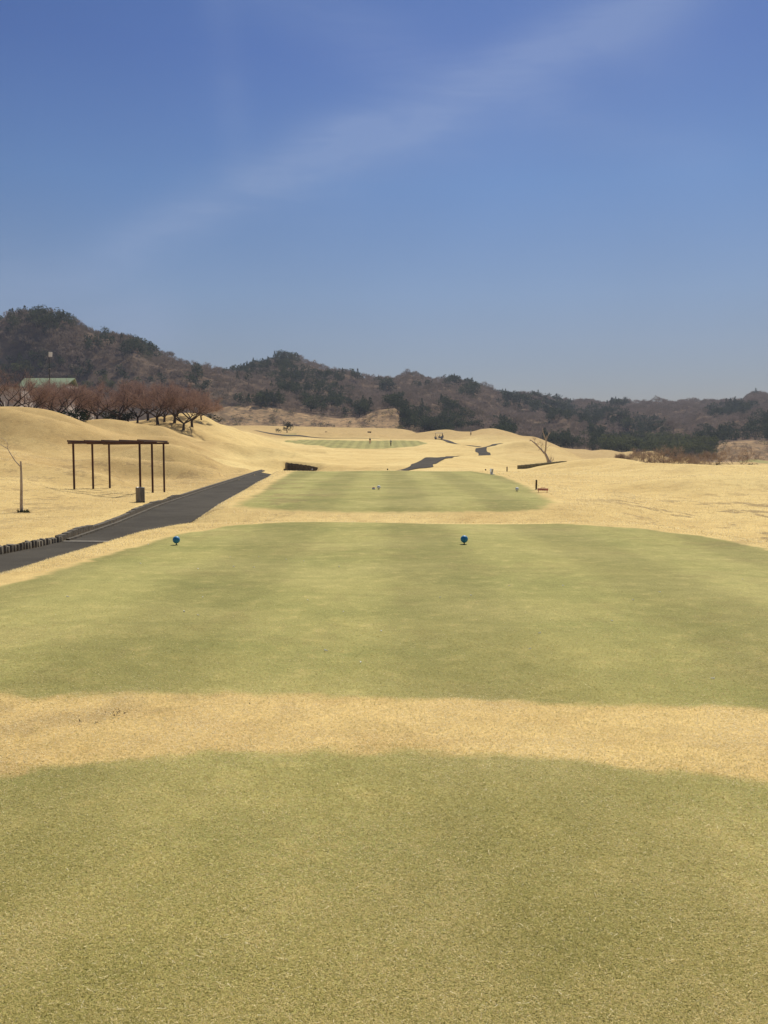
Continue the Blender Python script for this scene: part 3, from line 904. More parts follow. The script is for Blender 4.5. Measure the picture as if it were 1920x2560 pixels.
# timber wall beyond the third tee
def end_wall():
    pts = []
    for u, D in ((715, 96.2), (716, 98.0), (745, 98.0), (770, 97.9), (794, 97.9)):
        x, y, _ = at(u, D)
        pts.append((x, y))
    seg = palisade('timber_wall', pts, [1.70, 1.77, 1.62, 1.47, 1.28], 0.17, M_log, 'dark timber retaining wall beyond the far end of the white-marker tee', 'retaining wall', -2.0, 0.03)
    return seg


end_wall()


def long_wall():
    # low hedge-like stone wall on the right
    root = None
    mb = MB()
    rr = random.Random(9)
    P0, P1 = at(1299, 112), at(1412, 118)
    n = 26
    for k in range(n):
        s0, s1 = k / n, (k + 1) / n
        xa, ya_ = P0[0] + (P1[0] - P0[0]) * s0, P0[1] + (P1[1] - P0[1]) * s0
        xb, yb = P0[0] + (P1[0] - P0[0]) * s1 - 0.01, P0[1] + (P1[1] - P0[1]) * s1
        vt = 1163.5 - (1163.5 - 1152.5) * (s0 + s1) / 2 + rr.uniform(-.3, .3)
        D = (ya_ + yb) / 2
        zt = H + px_at(1300, vt)[1] * D
        zb = gz((xa + xb) / 2, D) - 0.3
        zb = min(zb, zt - 0.7)
        mb.box(((xa + xb) / 2, D, (zt + zb) / 2), (math.hypot(xb - xa, yb - ya_), 0.7, zt - zb), math.atan2(yb - ya_, xb - xa))
    o = mb.build('low_wall', M_moss)
    tag(o, 'low dark wall running along the rough below the dead pale tree', 'wall')


long_wall()


# ------------------------------------------------------------------ trees
def branch_tree(seed, height_, spread, trunk_h, r0, levels=4, limbs=4, up=0.35, limb_seg=3, limb_len=0.36):
    """returns (wood MB, list of tips (pos, dir))"""
    rr = random.Random(seed)
    mb = MB()
    tips = []

    def grow(p, d, ln, r_, lv):
        pts, rad = [p], [r_]
        q = p.copy()
        for k in range(limb_seg):
            d = (d + Vector((rr.uniform(-.28, .28), rr.uniform(-.28, .28), rr.uniform(-.12, .2)))).normalized()
            q = q + d * ln / limb_seg
            pts.append(q.copy())
            rad.append(r_ * (1 - 0.42 * (k + 1) / limb_seg))
        mb.tube(pts, rad, 6 if lv > 1 else 4, cap=False)
        if lv <= 2:
            for k in range(1, len(pts)): tips.append((pts[k], d.copy()))
        if lv == 0: return
        nb = rr.choice((2, 3)) if lv > 1 else 3
        ph = rr.uniform(0, 6.28)
        for k in range(nb):
            an = ph + 6.28 * k / nb + rr.uniform(-.4, .4)
            side = Vector((math.cos(an), math.sin(an), 0))
            nd = (d * 0.75 + side * rr.uniform(0.45, 0.85) + Vector((0, 0, up * 0.3))).normalized()
            grow(q, nd, ln * rr.uniform(0.62, 0.82), rad[-1] * 0.82, lv - 1)

    base = Vector((0, 0, -0.3))
    lean = Vector((rr.uniform(-.12, .12), rr.uniform(-.12, .12), 1)).normalized()
    top = base + lean * (trunk_h + 0.3)
    mb.tube([base, base + lean * (trunk_h * 0.4 + .3), top], [r0 * 1.35, r0, r0 * 0.9], 8, cap=False)
    ph = rr.uniform(0, 6.28)
    for k in range(limbs):
        an = ph + 6.28 * k / limbs + rr.uniform(-.3, .3)
        d = Vector((math.cos(an) * spread, math.sin(an) * spread, 1.0 * rr.uniform(0.7, 1.1))).normalized()
        grow(top, d, (height_ - trunk_h) * limb_len, r0 * 0.62, levels - 1)
    return mb, tips


def twig_cloud(tips, per, ln, w, seed, upw=0.7, mn=0.2):
    rg = np.random.default_rng(seed)
    P = np.repeat(np.array([t[0] for t in tips]), per, 0)
    Dr = np.repeat(np.array([t[1] for t in tips]), per, 0)
    n = len(P)
    d = Dr * 0.6 + rg.normal(0, 0.6, (n, 3)) + np.array([0, 0, upw * 0.6])
    d /= np.linalg.norm(d, axis=1)[:, None]
    L = rg.uniform(0.4, 1.0, n)[:, None] * ln
    s = np.cross(d, rg.normal(0, 1, (n, 3)))
    s /= np.linalg.norm(s, axis=1)[:, None]
    P = P + rg.normal(0, ln * 0.18, (n, 3))
    W = w * rg.uniform(0.6, 1.3, n)[:, None]
    V = np.stack([P - s * W, P + s * W, P + d * L], 1).reshape(-1, 3)
    Fc = np.arange(n * 3).reshape(-1, 3)
    tone = np.repeat(np.clip(rg.normal(0.5, 0.25, n), 0, 1), 3)
    return V, Fc, tone


def make_cherry(i, u, D, hgt, label, twigmat=None, spread=1.35, per=5, limbs=5, trunk=None, ln=0.9, group='bare cherry trees along the top of the left mounds', name='cherry_tree', r0=None):
    x, y, z = at(u, D)
    root = empty(name, (x, y, z), random.uniform(0, 6.28), label, 'tree', group)
    rz = random.Random(i)
    mb, tips = branch_tree(100 + i, hgt, spread, trunk or hgt * 0.15, r0 or hgt * 0.030, 4, limbs, limb_len=0.40)
    mb.build('trunk', M_bark, root)
    V, Fc, tone = twig_cloud(tips, per, ln, 0.017 * D / 130, 40 + i)
    me = fast_mesh('crown', V, Fc, twigmat or M_twig, False, {'tone': ('FLOAT', tone)})
    link_mesh('crown', me, root)
    return root


CH = [(-60, 118, 7.0, 'bare reddish cherry tree, leftmost, before the grey building'), (22, 122, 7.2, 'forked bare cherry tree before the grey building wall'),
      (80, 126, 6.2, 'bare cherry tree in front of the left end of the green roof'), (140, 130, 6.0, 'bare cherry tree below the pale floodlight board'),
      (190, 134, 6.2, 'bare cherry tree just right of the green roof end'), (245, 140, 6.6, 'bare cherry tree where two tan mounds meet'),
      (300, 140, 6.8, 'bare cherry tree over dark shrubs left of the open mound'), (345, 146, 6.6, 'bare cherry tree left of the thick forked trunk'),
      (396, 140, 7.0, 'bare reddish cherry tree with the thickest forked trunk'), (412, 150, 6.4, 'slim bare cherry tree behind the thick forked trunk'),
      (437, 142, 6.4, 'bare cherry tree with leaning twin stems on the mound'), (459, 139, 6.9, 'bare cherry tree with dark trunk, second from the right end of the row'),
      (481, 143, 6.7, 'bare cherry tree with spreading low limbs at the right end of the row')]
for i, (u, D, hgt, lab) in enumerate(CH):
    make_cherry(i, u, D, hgt * (0.92, 1.04, .97, 1.1, .9, 1.0, 1.08)[i % 7], lab, per=2 if i < 2 else 9)

for i, (u, D, lab) in enumerate((
                                 (108, 148, 'bare cherry tree close under the middle of the green roof'), (165, 150, 'bare cherry tree touching the right end of the green roof'),
                                 (218, 156, 'bare cherry tree in the second row by the small pale hut'), (268, 158, 'bare cherry tree in the second row above the dip of the mounds'),
                                 (322, 160, 'bare cherry tree in the second row left of the open mound'), (372, 158, 'bare cherry tree in the second row behind the thickest trunk'),
                                 (445, 160, 'bare cherry tree in the second row near the right end'), (505, 158, 'low bare cherry tree farthest right of the row'))):
    make_cherry(30 + i, u, D, (6.0, 7.0, 5.6, 6.8, 6.2, 7.2, 6.0, 4.6)[i], lab, per=8)

# bare saplings in the hollow on the right
SAP = [(1555, 150, 2.2, 'small bare shrubby tree at the left of the hollow on the right'), (1598, 160, 3.6, 'bare sapling with clear rounded crown in the right hollow'),
       (1619, 150, 4.6, 'bare branching tree left of centre in the right hollow'), (1645, 148, 3.0, 'low bare bushy tree between two taller ones in the right hollow'),
       (1673, 142, 4.8, 'tall bare tree with dark stem in the right hollow'), (1705, 138, 3.8, 'bare reddish bush at the lowest notch of the near mound'),
       (1735, 142, 4.2, 'wide bare bush just right of the notch in the near mound'), (1775, 150, 4.0, 'grey bare bush left of the dark evergreen shrubs'),
       (1845, 165, 5.2, 'bare grey tree among the evergreen shrubs by the far pale green')]
for i, (u, D, hgt, lab) in enumerate(SAP):
        make_cherry(60 + i, u, D, hgt, lab, M_twig_grey, 1.1, 4, 5, 0.5, 0.7, 'bare saplings in the hollow on the right', 'bare_tree', 0.07)


def dead_tree():
    x, y, z = at(1374, 120)
    root = empty('dead_tree', (x, y, z), 0, 'dead pale tree with cut bare limbs standing behind the low dark wall', 'tree')
    s = 120 / F

    def q(u, v, dy=0.0):
        return ((u - 1374) * s, dy, (H + px_at(1374, v)[1] * 120) - z)
    mb = MB()
    mb.tube([(0.1, 0, -0.3), q(1372, 1157), q(1369, 1146), q(1363, 1133, .1)], [0.27, 0.22, 0.18, 0.15], 10)
    mb.tube([q(1377, 1158), q(1373, 1150)], [0.25, 0.12], 8)
    o = mb.build('trunk', M_bark_pale, root)
    for pts, rad in (([q(1361, 1133, .1), q(1352, 1122, .3), q(1341, 1110, .6), q(1332, 1102, .8), q(1327, 1099, .9)], [0.24, 0.2, 0.17, 0.13, 0.09]),
                     ([q(1362, 1135, .1), q(1364, 1125, 0), q(1364, 1112, -.2), q(1364, 1103, -.3)], [0.24, 0.2, 0.17, 0.15]),
                     ([q(1364, 1103, -.3), q(1360, 1092, -.4), q(1355, 1080, -.5), q(1354.5, 1070, -.5)], [0.14, 0.11, 0.085, 0.05]),
                     ([q(1365, 1103, -.3), q(1367, 1094, -.1), q(1371, 1086, 0), q(1376, 1081, .1)], [0.13, 0.1, 0.085, 0.06]),
                     ([q(1371, 1087, 0), q(1371, 1080, 0)], [0.08, 0.05]), ([q(1365, 1100, -.2), q(1365, 1089, -.3)], [0.08, 0.05]),
                     ([q(1367, 1120, 0), q(1374, 1114, .3), q(1381, 1110, .5)], [0.05, 0.035, 0.015]),
                     ([q(1356, 1125, .2), q(1353, 1115, .2), q(1358, 1105, .2)], [0.045, 0.03, 0.012]),
                     ([q(1340, 1109, .6), q(1337, 1098, .5), q(1335, 1092, .5)], [0.06, 0.04, 0.015]),
                     ([q(1352, 1122, .3), q(1346, 1126, .2)], [0.06, 0.05]), ([q(1345, 1114, .4), q(1342, 1108, .1)], [0.06, 0.04]),
                     ([q(1330, 1100, .8), q(1326, 1103, .8)], [0.08, 0.07])):
        b = MB()
        b.tube(pts, [r_ * 0.55 for r_ in rad], 8)
        b.build('limb', M_bark_pale, root)
    tips = [(Vector(q(u, v)), Vector((0, 0, 1))) for u, v in ((1352, 1112), (1356, 1118), (1376, 1150), (1380, 1151), (1335, 1098), (1345, 1112))]
    V, Fc, tone = twig_cloud(tips, 22, 0.9, 0.014, 5)
    link_mesh('twigs', fast_mesh('twigs', V, Fc, M_twig_grey, False, {'tone': ('FLOAT', tone)}), root)


dead_tree()


def young_tree():
    x, y, z = hit(54, 1281, 22, 32)
    root = empty('young_tree', (x, y, z), 0, 'slim pruned young tree with one bare limb reaching left, at the left edge', 'tree')
    s = y / F

    def q(u, v, dy=0.0):
        return ((u - 54) * s, dy, (H + px_at(54, v)[1] * y) - z)
    mb = MB()
    mb.tube([q(54, 1284), q(54, 1262), q(55, 1215, .02), q(56, 1180), q(55.5, 1153)], [0.062, 0.05, 0.042, 0.036, 0.028], 8)
    for v in (1205, 1240, 1190): mb.tube([q(55, v), q(58.5, v - 2)], [0.02, 0.012], 6)
    mb.build('trunk', M_bark_pale, root)
    b = MB()
    b.tube([q(54, 1166), q(40, 1152, .05), q(28, 1135, .1), q(21, 1122, .1), q(8, 1115, .15), q(-14, 1103, .2)], [0.02, 0.018, 0.016, 0.013, 0.010, 0.006], 6)
    b.tube([q(21, 1122, .1), q(22, 1110, .1), q(14, 1098, .1), q(4, 1094)], [0.010, 0.008, 0.005, 0.003], 5)
    b.build('limb', M_bark_pale, root)
    tips = [(Vector(q(u, v)), Vector((-.3, 0, .6))) for u, v in ((20, 1110), (16, 1103), (10, 1097), (24, 1112), (8, 1106), (-6, 1100), (2, 1098), (25, 1120), (41, 1142))]
    V, Fc, tone = twig_cloud(tips, 9, 0.16, 0.0035, 6, 0.3)
    link_mesh('twigs', fast_mesh('twigs', V, Fc, M_twig_grey, False, {'tone': ('FLOAT', tone)}), root)
    rg = np.random.default_rng(2)
    tips = [(Vector(q(u, 1282)) + Vector((0, dy, .02)), Vector((0, 0, 1))) for u, dy in ((48, 0), (52, -.1), (58, 0), (64, .05), (68, 0), (71, 0), (60, -.1))]
    V, Fc, tone = twig_cloud(tips, 16, 0.15, 0.012, 9, 0.5)
    link_mesh('root_shoots', fast_mesh('root_shoots', V, Fc, M_ever, False, {'tone': ('FLOAT', tone)}), root)


young_tree()


# crowns used on the hillside
def crown_ever(rg, n, conical=False):
    th = rg.uniform(0, 2 * np.pi, n)
    if conical:
        h = rg.uniform(0.0, 1, n) ** 1.3
        rad = (1 - h) * 0.42 + 0.03
        rad = rad * np.sqrt(rg.uniform(0.4, 1, n))
        P = np.stack([rad * np.cos(th), rad * np.sin(th), 0.12 + 0.9 * h], 1)
    else:
        nb = 9
        cb = rg.normal(0, 1, (nb, 3))
        cb /= np.linalg.norm(cb, axis=1)[:, None]
        cb = cb * np.array([0.30, 0.30, 0.24]) + np.array([0, 0, 0.58])
        rb = rg.uniform(0.17, 0.27, nb)
        k = rg.integers(0, nb, n)
        dd = rg.normal(0, 1, (n, 3))
        dd /= np.linalg.norm(dd, axis=1)[:, None]
        P = cb[k] + dd * rb[k][:, None] * rg.uniform(0.75, 1.05, n)[:, None]
    d1 = rg.normal(0, 1, (n, 3))
    d1 /= np.linalg.norm(d1, axis=1)[:, None]
    d2 = np.cross(d1, rg.normal(0, 1, (n, 3)))
    d2 /= np.linalg.norm(d2, axis=1)[:, None]
    s = rg.uniform(0.045, 0.10, n)[:, None] * (150 / n) ** 0.42
    V = np.stack([P - d1 * s, P + d1 * s * 0.8 + d2 * s * 0.3, P + d2 * s * 1.3], 1)
    tone = rg.uniform(-0.10, 0.10, n)
    return V, np.repeat(tone[:, None], 3, 1)


def crown_bare(rg, n):
    # short sprays of twigs spread through a rounded crown
    dd = rg.normal(0, 1, (n, 3))
    dd /= np.linalg.norm(dd, axis=1)[:, None]
    dd[:, 2] = np.abs(dd[:, 2]) * 0.9 - 0.15
    r_ = rg.uniform(0.25, 1.0, n)[:, None] ** 0.6
    P = dd * r_ * np.array([0.40, 0.40, 0.42]) + np.array([0, 0, 0.45])
    out = dd * 0.5 + np.array([0, 0, 0.55]) + rg.normal(0, 0.35, (n, 3))
    out /= np.linalg.norm(out, axis=1)[:, None]
    side = np.cross(out, rg.normal(0, 1, (n, 3)))
    side /= np.linalg.norm(side, axis=1)[:, None]
    L = rg.uniform(0.10, 0.24, n)[:, None]
    W = rg.uniform(0.010, 0.028, n)[:, None] * (120 / n) ** 0.5
    V = np.stack([P - side * W, P + side * W, P + out * L], 1)
    # a few trunk and limb slivers
    k = max(4, n // 16)
    an = rg.uniform(0, 6.28, k)
    top = np.stack([np.cos(an) * 0.25, np.sin(an) * 0.25, rg.uniform(0.5, 0.8, k)], 1)
    base = np.stack([np.cos(an) * 0.02, np.sin(an) * 0.02, np.zeros(k)], 1)
    sv = np.stack([-np.sin(an), np.cos(an), np.zeros(k)], 1) * 0.014
    V2 = np.stack([base - sv, base + sv, top], 1)
    V = np.concatenate([V, V2])
    tone = np.concatenate([rg.uniform(-0.10, 0.12, n), np.full(k, 0.12)])
    return V, np.repeat(tone[:, None], 3, 1)


EV_PATCH = [  # where evergreens gather on the hills (bearing column, elevation row, half sizes)
    (110, 800, 100, 28), (230, 850, 50, 22), (345, 868, 45, 26), (30, 920, 70, 40), (80, 905, 60, 22), (190, 915, 40, 22), (280, 925, 60, 22),
    (375, 950, 30, 14), (485, 940, 22, 28), (500, 975, 30, 18), (610, 915, 60, 20), (705, 905, 35, 26), (740, 955, 70, 30), (830, 985, 45, 32), (850, 940, 45, 10), (640, 998, 50, 18),
    (780, 1008, 30, 26), (900, 1022, 34, 24), (1000, 1032, 32, 44), (1050, 1040, 40, 34), (1110, 1035, 60, 40), (1060, 1070, 60, 14), (960, 965, 25, 12), (1130, 950, 18, 14), (1175, 975, 26, 18),
    (1270, 1000, 30, 22), (1265, 1066, 30, 22), (1340, 1010, 60, 18), (1400, 1025, 40, 22), (1500, 1045, 60, 26), (1495, 1085, 30, 26), (1455, 1045, 18, 14), (1610, 1070, 60, 26), (1650, 1105, 80, 34), (1700, 1125, 60, 24),
    (1560, 1105, 60, 16), (1400, 1105, 50, 14), (1790, 1030, 24, 12), (1850, 1020, 50, 14), (1810, 1085, 70, 26), (1900, 1090, 40, 30), (1545, 1010, 20, 8), (1720, 1095, 50, 18), (1900, 1055, 40, 14)]
BAMBOO = [(1545, 1112, 50, 16), (1670, 1110, 70, 28), (1760, 1115, 40, 18), (60, 915, 50, 16), (1000, 1070, 40, 8), (150, 960, 70, 20), (250, 960, 60, 14)]


def forest():
    rg = np.random.default_rng(21)
    pts = []
    N = 140000
    D = np.sqrt(rg.uniform(486 ** 2, 1240 ** 2, N))
    A = rg.uniform(-0.70, 0.70, N)
    X = A * D
    Z = height(X, D)
    T = (Z - H) / D
    # hidden behind nearer land (with margin): skip
    nb = 420
    Lq = np.linspace(470, 1240, 300)
    Aq = np.linspace(-0.72, 0.72, nb)
    G = np.array([(height(Aq * d, np.full(nb, d)) - H) / d for d in Lq])
    cm = np.maximum.accumulate(G, 0)
    ia = np.clip(((A + 0.72) / 1.44 * (nb - 1)).round().astype(int), 0, nb - 1)
    idd = np.clip(((D - 470) / 770 * 299).astype(int) - 3, 0, 299)
    vis = T + 11.0 / D > cm[idd, ia]
    u, v = vrow(X, D, Z + 4)
    nmask = wnoise(X, D, 60, 31, 3)
    # the open dry bank below the wood
    bank = (D < 536) & (u > 525) & (u < 1000) & ~((u > 560) & (D > 527) & (nmask > 0.0))
    bank |= (D < 560) & (u > 1790)
    vis &= ~bank
    order = rg.permutation(np.where(vis)[0])
    cell = {}
    keep = []
    for k in order:
        sp = 4.1 if D[k] < 700 else 5.2
        c = (int(X[k] // sp), int(D[k] // sp))
        if c in cell: continue
        cell[c] = 1
        keep.append(k)
        if len(keep) > 20000: break
    keep = np.array(keep)
    ev_templ = [crown_ever(rg, 120) for _ in range(6)]
    co_templ = [crown_ever(rg, 110, True) for _ in range(3)]
    ba_templ = [crown_bare(rg, 80) for _ in range(7)]
    n2 = wnoise(X, D, 120, 77, 3)
    n3 = wnoise(X, D, 35, 78, 3)
    vs, ts = [], []
    singles = []
    for k in keep:
        uu, vv = u[k], v[k]
        e = -0.80 + 0.5 * n3[k] + 0.25 * n2[k] + rg.uniform(-.25, .25)
        for (cu, cv, ru, rv) in EV_PATCH:
            q = ((uu - cu) / ru) ** 2 + ((vv - cv) / rv) ** 2
            if q < 1.4: e = max(e, 0.27 - q * 0.5 + 0.5 * n3[k] + rg.uniform(-.4, .4))
        bam = any(((uu - cu) / ru) ** 2 + ((vv - cv) / rv) ** 2 < 1 for cu, cv, ru, rv in BAMBOO)
        ever = e > 0
        con = ever and rg.uniform() < (0.35 if 560 < uu < 760 or uu > 1400 else 0.12)
        if ever:
            hgt = rg.uniform(5.5, 9.5) if D[k] < 700 else rg.uniform(6.5, 11)
            wd = hgt * rg.uniform(0.75, 1.1) * (0.75 if con else 1)
        else:
            hgt = rg.uniform(5.0, 8.5)
            wd = hgt * rg.uniform(0.85, 1.25)
        if not ever and D[k] < 545: hgt *= 0.65; wd *= 0.65
        size_px = hgt / D[k]
        if ever and not bam:
            singles.append((size_px, k, hgt, wd, con))
            continue
        if ever or bam:
            Vt, tt = ev_templ[rg.integers(6)]
            tone = (0.30 if bam else 0.1) + rg.uniform(-.05, .06)
        else:
            Vt, tt = ba_templ[rg.integers(7)]
            tone = 0.68 + 0.10 * n2[k] + 0.07 * n3[k] + rg.uniform(-.09, .09)
        an = rg.uniform(0, 6.28)
        c_, s_ = math.cos(an), math.sin(an)
        W = np.empty_like(Vt)
        W[..., 0] = (Vt[..., 0] * c_ - Vt[..., 1] * s_) * wd + X[k]
        W[..., 1] = (Vt[..., 0] * s_ + Vt[..., 1] * c_) * wd + D[k]
        W[..., 2] = Vt[..., 2] * hgt + Z[k] - 0.4
        vs.append(W.reshape(-1, 3))
        ts.append(np.clip(tt * 0.6 + tone, 0, 1).ravel())
    singles.sort(key=lambda q: -q[0])
    # nearest / largest-showing evergreens as trees of their own
    protos = {}
    for con in (False, True):
        protos[con] = []
        for q in range(4):
            Vt, tt = crown_ever(rg, 260, con)
            me = fast_mesh('evergreen_crown', Vt.reshape(-1, 3), np.arange(Vt.shape[0] * 3).reshape(-1, 3), M_wood, False, {'tone': ('FLOAT', np.clip(0.12 + (q - 1.5) * 0.035 + tt * 0.7, 0, 1).ravel())})
            mb = MB()
            mb.tube([(0, 0, -0.04), (0.01, 0, 0.3), (0, 0.01, 0.7)], [0.022, 0.017, 0.008], 6)
            tm = bpy.data.meshes.new('evergreen_trunk')
            tm.from_pydata(mb.v, [], mb.f)
            tm.materials.append(M_bark)
            protos[con].append((me, tm))
    nind = 0
    for (sz, k, hgt, wd, con) in singles:
        q = int(rg.integers(4))
        an = rg.uniform(0, 6.28)
        inframe = -20 < u[k] < 1940
        if nind < 280 and inframe:
            nind += 1
            nm = 'conifer_tree' if con else 'evergreen_tree'
            root = empty(nm, (float(X[k]), float(D[k]), float(Z[k]) - 0.4), an)
            uq, vq = float(u[k]), float(v[k])
            if uq < 560:
                where = 'on the crest of the left hill' if vq < 880 + (uq - 200) * 0.2 else 'on the slope of the left hill above the cherry trees'
            elif uq < 840:
                where = 'on the dark-topped middle hill' if vq < 965 else 'above the dry bank behind the far green'
            elif uq < 1320:
                where = 'low behind the golf cart ridge' if vq > 1010 else 'high on the slope behind the golf cart'
            else:
                where = 'at the foot of the right hills behind the far mounds' if vq > 1075 else 'high on the right hills'
            kind_ = 'pointed conifer' if con else 'rounded evergreen'
            tag(root, f'dark {kind_} {where}', 'tree', f'{kind_} trees {where}')
            for nm2, me in (('crown', protos[con][q][0]), ('trunk', protos[con][q][1])):
                o = link_mesh(nm2, me, root)
                o.scale = (wd, wd, hgt)
            continue
        Vt, tt = (co_templ[rg.integers(3)] if con else ev_templ[rg.integers(6)])
        c_, s_ = math.cos(an), math.sin(an)
        W = np.empty_like(Vt)
        W[..., 0] = (Vt[..., 0] * c_ - Vt[..., 1] * s_) * wd + X[k]
        W[..., 1] = (Vt[..., 0] * s_ + Vt[..., 1] * c_) * wd + D[k]
        W[..., 2] = Vt[..., 2] * hgt + Z[k] - 0.4
        vs.append(W.reshape(-1, 3))
        ts.append(np.clip(tt * 0.6 + 0.1 + rg.uniform(-.06, .06), 0, 1).ravel())
    # scrub on the dry bank
    M = 2600
    Ds = rg.uniform(474, 540, M)
    As = rg.uniform(-0.25, 0.5, M)
    Xs = As * Ds
    Zs = height(Xs, Ds)
    us, _ = vrow(Xs, Ds, Zs)
    nn = wnoise(Xs, Ds, 24, 55, 3)
    for k in range(M):
        if nn[k] < 0.12 or not (500 < us[k] < 1060 or us[k] > 1750): continue
        gr = rg.uniform() < 0.22
        Vt, tt = (ev_templ[rg.integers(6)] if gr else ba_templ[rg.integers(7)])
        hgt = rg.uniform(1.2, 3.2)
        W = Vt * np.array([hgt * 1.5, hgt * 1.5, hgt]) + np.array([Xs[k], Ds[k], Zs[k] - 0.2])
        sel = rg.permutation(len(Vt))[:45]
        vs.append(W[sel].reshape(-1, 3))
        ts.append(np.clip(tt[sel] * 0.6 + (0.25 if gr else 0.74) + rg.uniform(-.08, .08), 0, 1).ravel())
    V = np.concatenate(vs)
    T_ = np.concatenate(ts)
    me = fast_mesh('hillside_wood', V, np.arange(len(V)).reshape(-1, 3), M_wood, False, {'tone': ('FLOAT', T_)})
    o = link_mesh('hillside_wood', me)
    tag(o, 'bare brown wood with evergreens covering the distant hills', 'wood', kind='stuff')
    print('forest tris', len(V) // 3, 'trees', len(keep), 'single', nind, 'singles avail', len(singles))


forest()


def evergreen(u, D, hgt, wd, name, label, group=None, n=500, con=False, seed=1, squat=1.0, tone0=0.35, z=None):
    rg = np.random.default_rng(seed)
    x, y, zz = at(u, D)
    root = empty(name, (x, y, zz), rg.uniform(0, 6), label, 'tree' if 'tree' in name else 'shrub', group)
    Vt, tt = crown_ever(rg, n, con)
    V = Vt.reshape(-1, 3) * np.array([wd, wd, hgt])
    V[:, 2] -= (0.12 * hgt if 'tree' in name else 0.25 * hgt)
    link_mesh('crown', fast_mesh('crown', V, np.arange(len(V)).reshape(-1, 3), M_ever, False, {'tone': ('FLOAT', np.clip(tone0 + tt * 2.2, 0, 1).ravel())}), root)
    mb = MB()
    mb.tube([(0, 0, -0.3), (0, 0, hgt * 0.3), (0.02, 0, hgt * 0.6)], [0.04 * hgt, 0.03 * hgt, 0.012 * hgt], 6)
    mb.build('trunk', M_bark, root)
    return root


evergreen(718, 338, 5.0, 4.6, 'evergreen_tree', 'dark cone-shaped evergreen standing alone on tan turf beyond the far green', seed=5, n=600, con=False)
evergreen(697, 340, 2.2, 2.6, 'evergreen_shrub', 'small dark round shrub at the left foot of the lone dark evergreen', seed=6, n=200)
for i, (u, D, h_, w_, lab) in enumerate(((182, 128, 2.6, 4.6, 'dark green shrub in the dip between the first two left mounds'),
                                         (205, 132, 2.4, 4.0, 'low dark shrub right beside the dip of the left mounds'),
                                         (285, 146, 2.6, 5.0, 'dark green shrub under the cherry trees left of the open mound'),
                                         (320, 146, 2.4, 4.0, 'dark shrub just left of the thick forked cherry trunk'),
                                         (110, 130, 2.2, 5.0, 'dark shrub under the cherry trees beyond the first left mound'),
                                         (528, 172, 1.9, 5.0, 'low brownish green shrub at the right end of the cherry row'))):
    evergreen(u, D, h_, w_, 'evergreen_shrub', lab, 'dark shrubs below the cherry trees', 300, seed=20 + i)
for i, (u, D, h_, w_, lab) in enumerate(((1790, 150, 2.9, 4.6, 'dark evergreen shrub, largest of those in the right hollow'), (1812, 152, 2.5, 3.6, 'dark evergreen shrub beside the largest one in the right hollow'),
                                         (1852, 158, 2.2, 2.6, 'small dark rounded shrub below the far pale green'), (1884, 150, 2.0, 2.4, 'small dark pointed shrub on the near mound crest at the right'))):
    evergreen(u, D, h_, w_, 'evergreen_shrub', lab, 'dark shrubs in the right hollow', 260, seed=40 + i)


# ------------------------------------------------------------------ tee markers
def tee_marker(name, u, v, d0, d1, r_, mat, stemmat, label, group, h=0.022):
    x, y, z = hit(u, v, d0, d1)
    root = empty(name, (x, y, z), 0, label, 'tee marker', group)
    mb = MB()
    mb.sphere((0, 0, h + r_), r_, 32, 20)
    mb.build('ball', mat, root)
    s = MB()
    s.lathe((0, 0, 0), [(0.006, -0.05), (0.016, -0.005), (r_ * 0.26, 0.004), (r_ * 0.13, h * 0.3), (r_ * 0.14, h * 0.7), (r_ * 0.22, h + r_ * 0.03), (r_ * 0.26, h + r_ * 0.05)], 18)
    s.build('stem', stemmat, root)
    return root


tee_marker('tee_marker', 441, 1362, 12, 17, 0.060, M_blue, M_stem, 'blue ball tee marker on the left side of the nearer tee, by the cart road', 'blue tee markers')
tee_marker('tee_marker', 1160.5, 1360.5, 12, 17, 0.060, M_blue, M_stem, 'blue ball tee marker on the right side of the nearer tee', 'blue tee markers')
tee_marker('tee_marker', 947, 1224.5, 24, 36, 0.062, M_white, M_stem, 'white ball tee marker in the middle of the second tee', 'white tee markers')
tee_marker('tee_marker', 1292.5, 1229, 24, 36, 0.060, M_white, M_stem, 'white ball tee marker at the right edge of the second tee', 'white tee markers')
tee_marker('tee_marker', 780, 1175.5, 50, 54, 0.055, M_galv, M_stem, 'grey ball tee marker at the far left end of the second tee', 'ball markers on the far edge of the second tee')
tee_marker('tee_marker', 969, 1175.5, 50, 54, 0.050, M_olive, M_stem, 'dark olive ball marker at the centre of the far tee edge', 'ball markers on the far edge of the second tee')
tee_marker('tee_marker', 1214, 1177, 44, 54, 0.045, M_brownbox, M_stem, 'small brown ball marker near the white divider sign', 'ball markers on the far edge of the second tee')


def dropped_disc():
    x, y, z = hit(934.5, 1223.5, 24, 36)
    root = empty('marker_disc', (x, y, z), 0, 'small cream and pink dish lying left of the middle white ball', 'tee marker')
    mb = MB()
    mb.lathe((0, 0, 0), [(0.0, 0.0), (0.055, 0.004), (0.062, 0.035), (0.05, 0.05), (0.0, 0.05)], 24)
    mb.build('dish', M_white, root)
    mb = MB()
    mb.lathe((0, 0, 0.05), [(0.045, 0.002), (0.042, 0.022), (0.0, 0.028)], 24)
    mb.build('lid', M_pink, root)


dropped_disc()


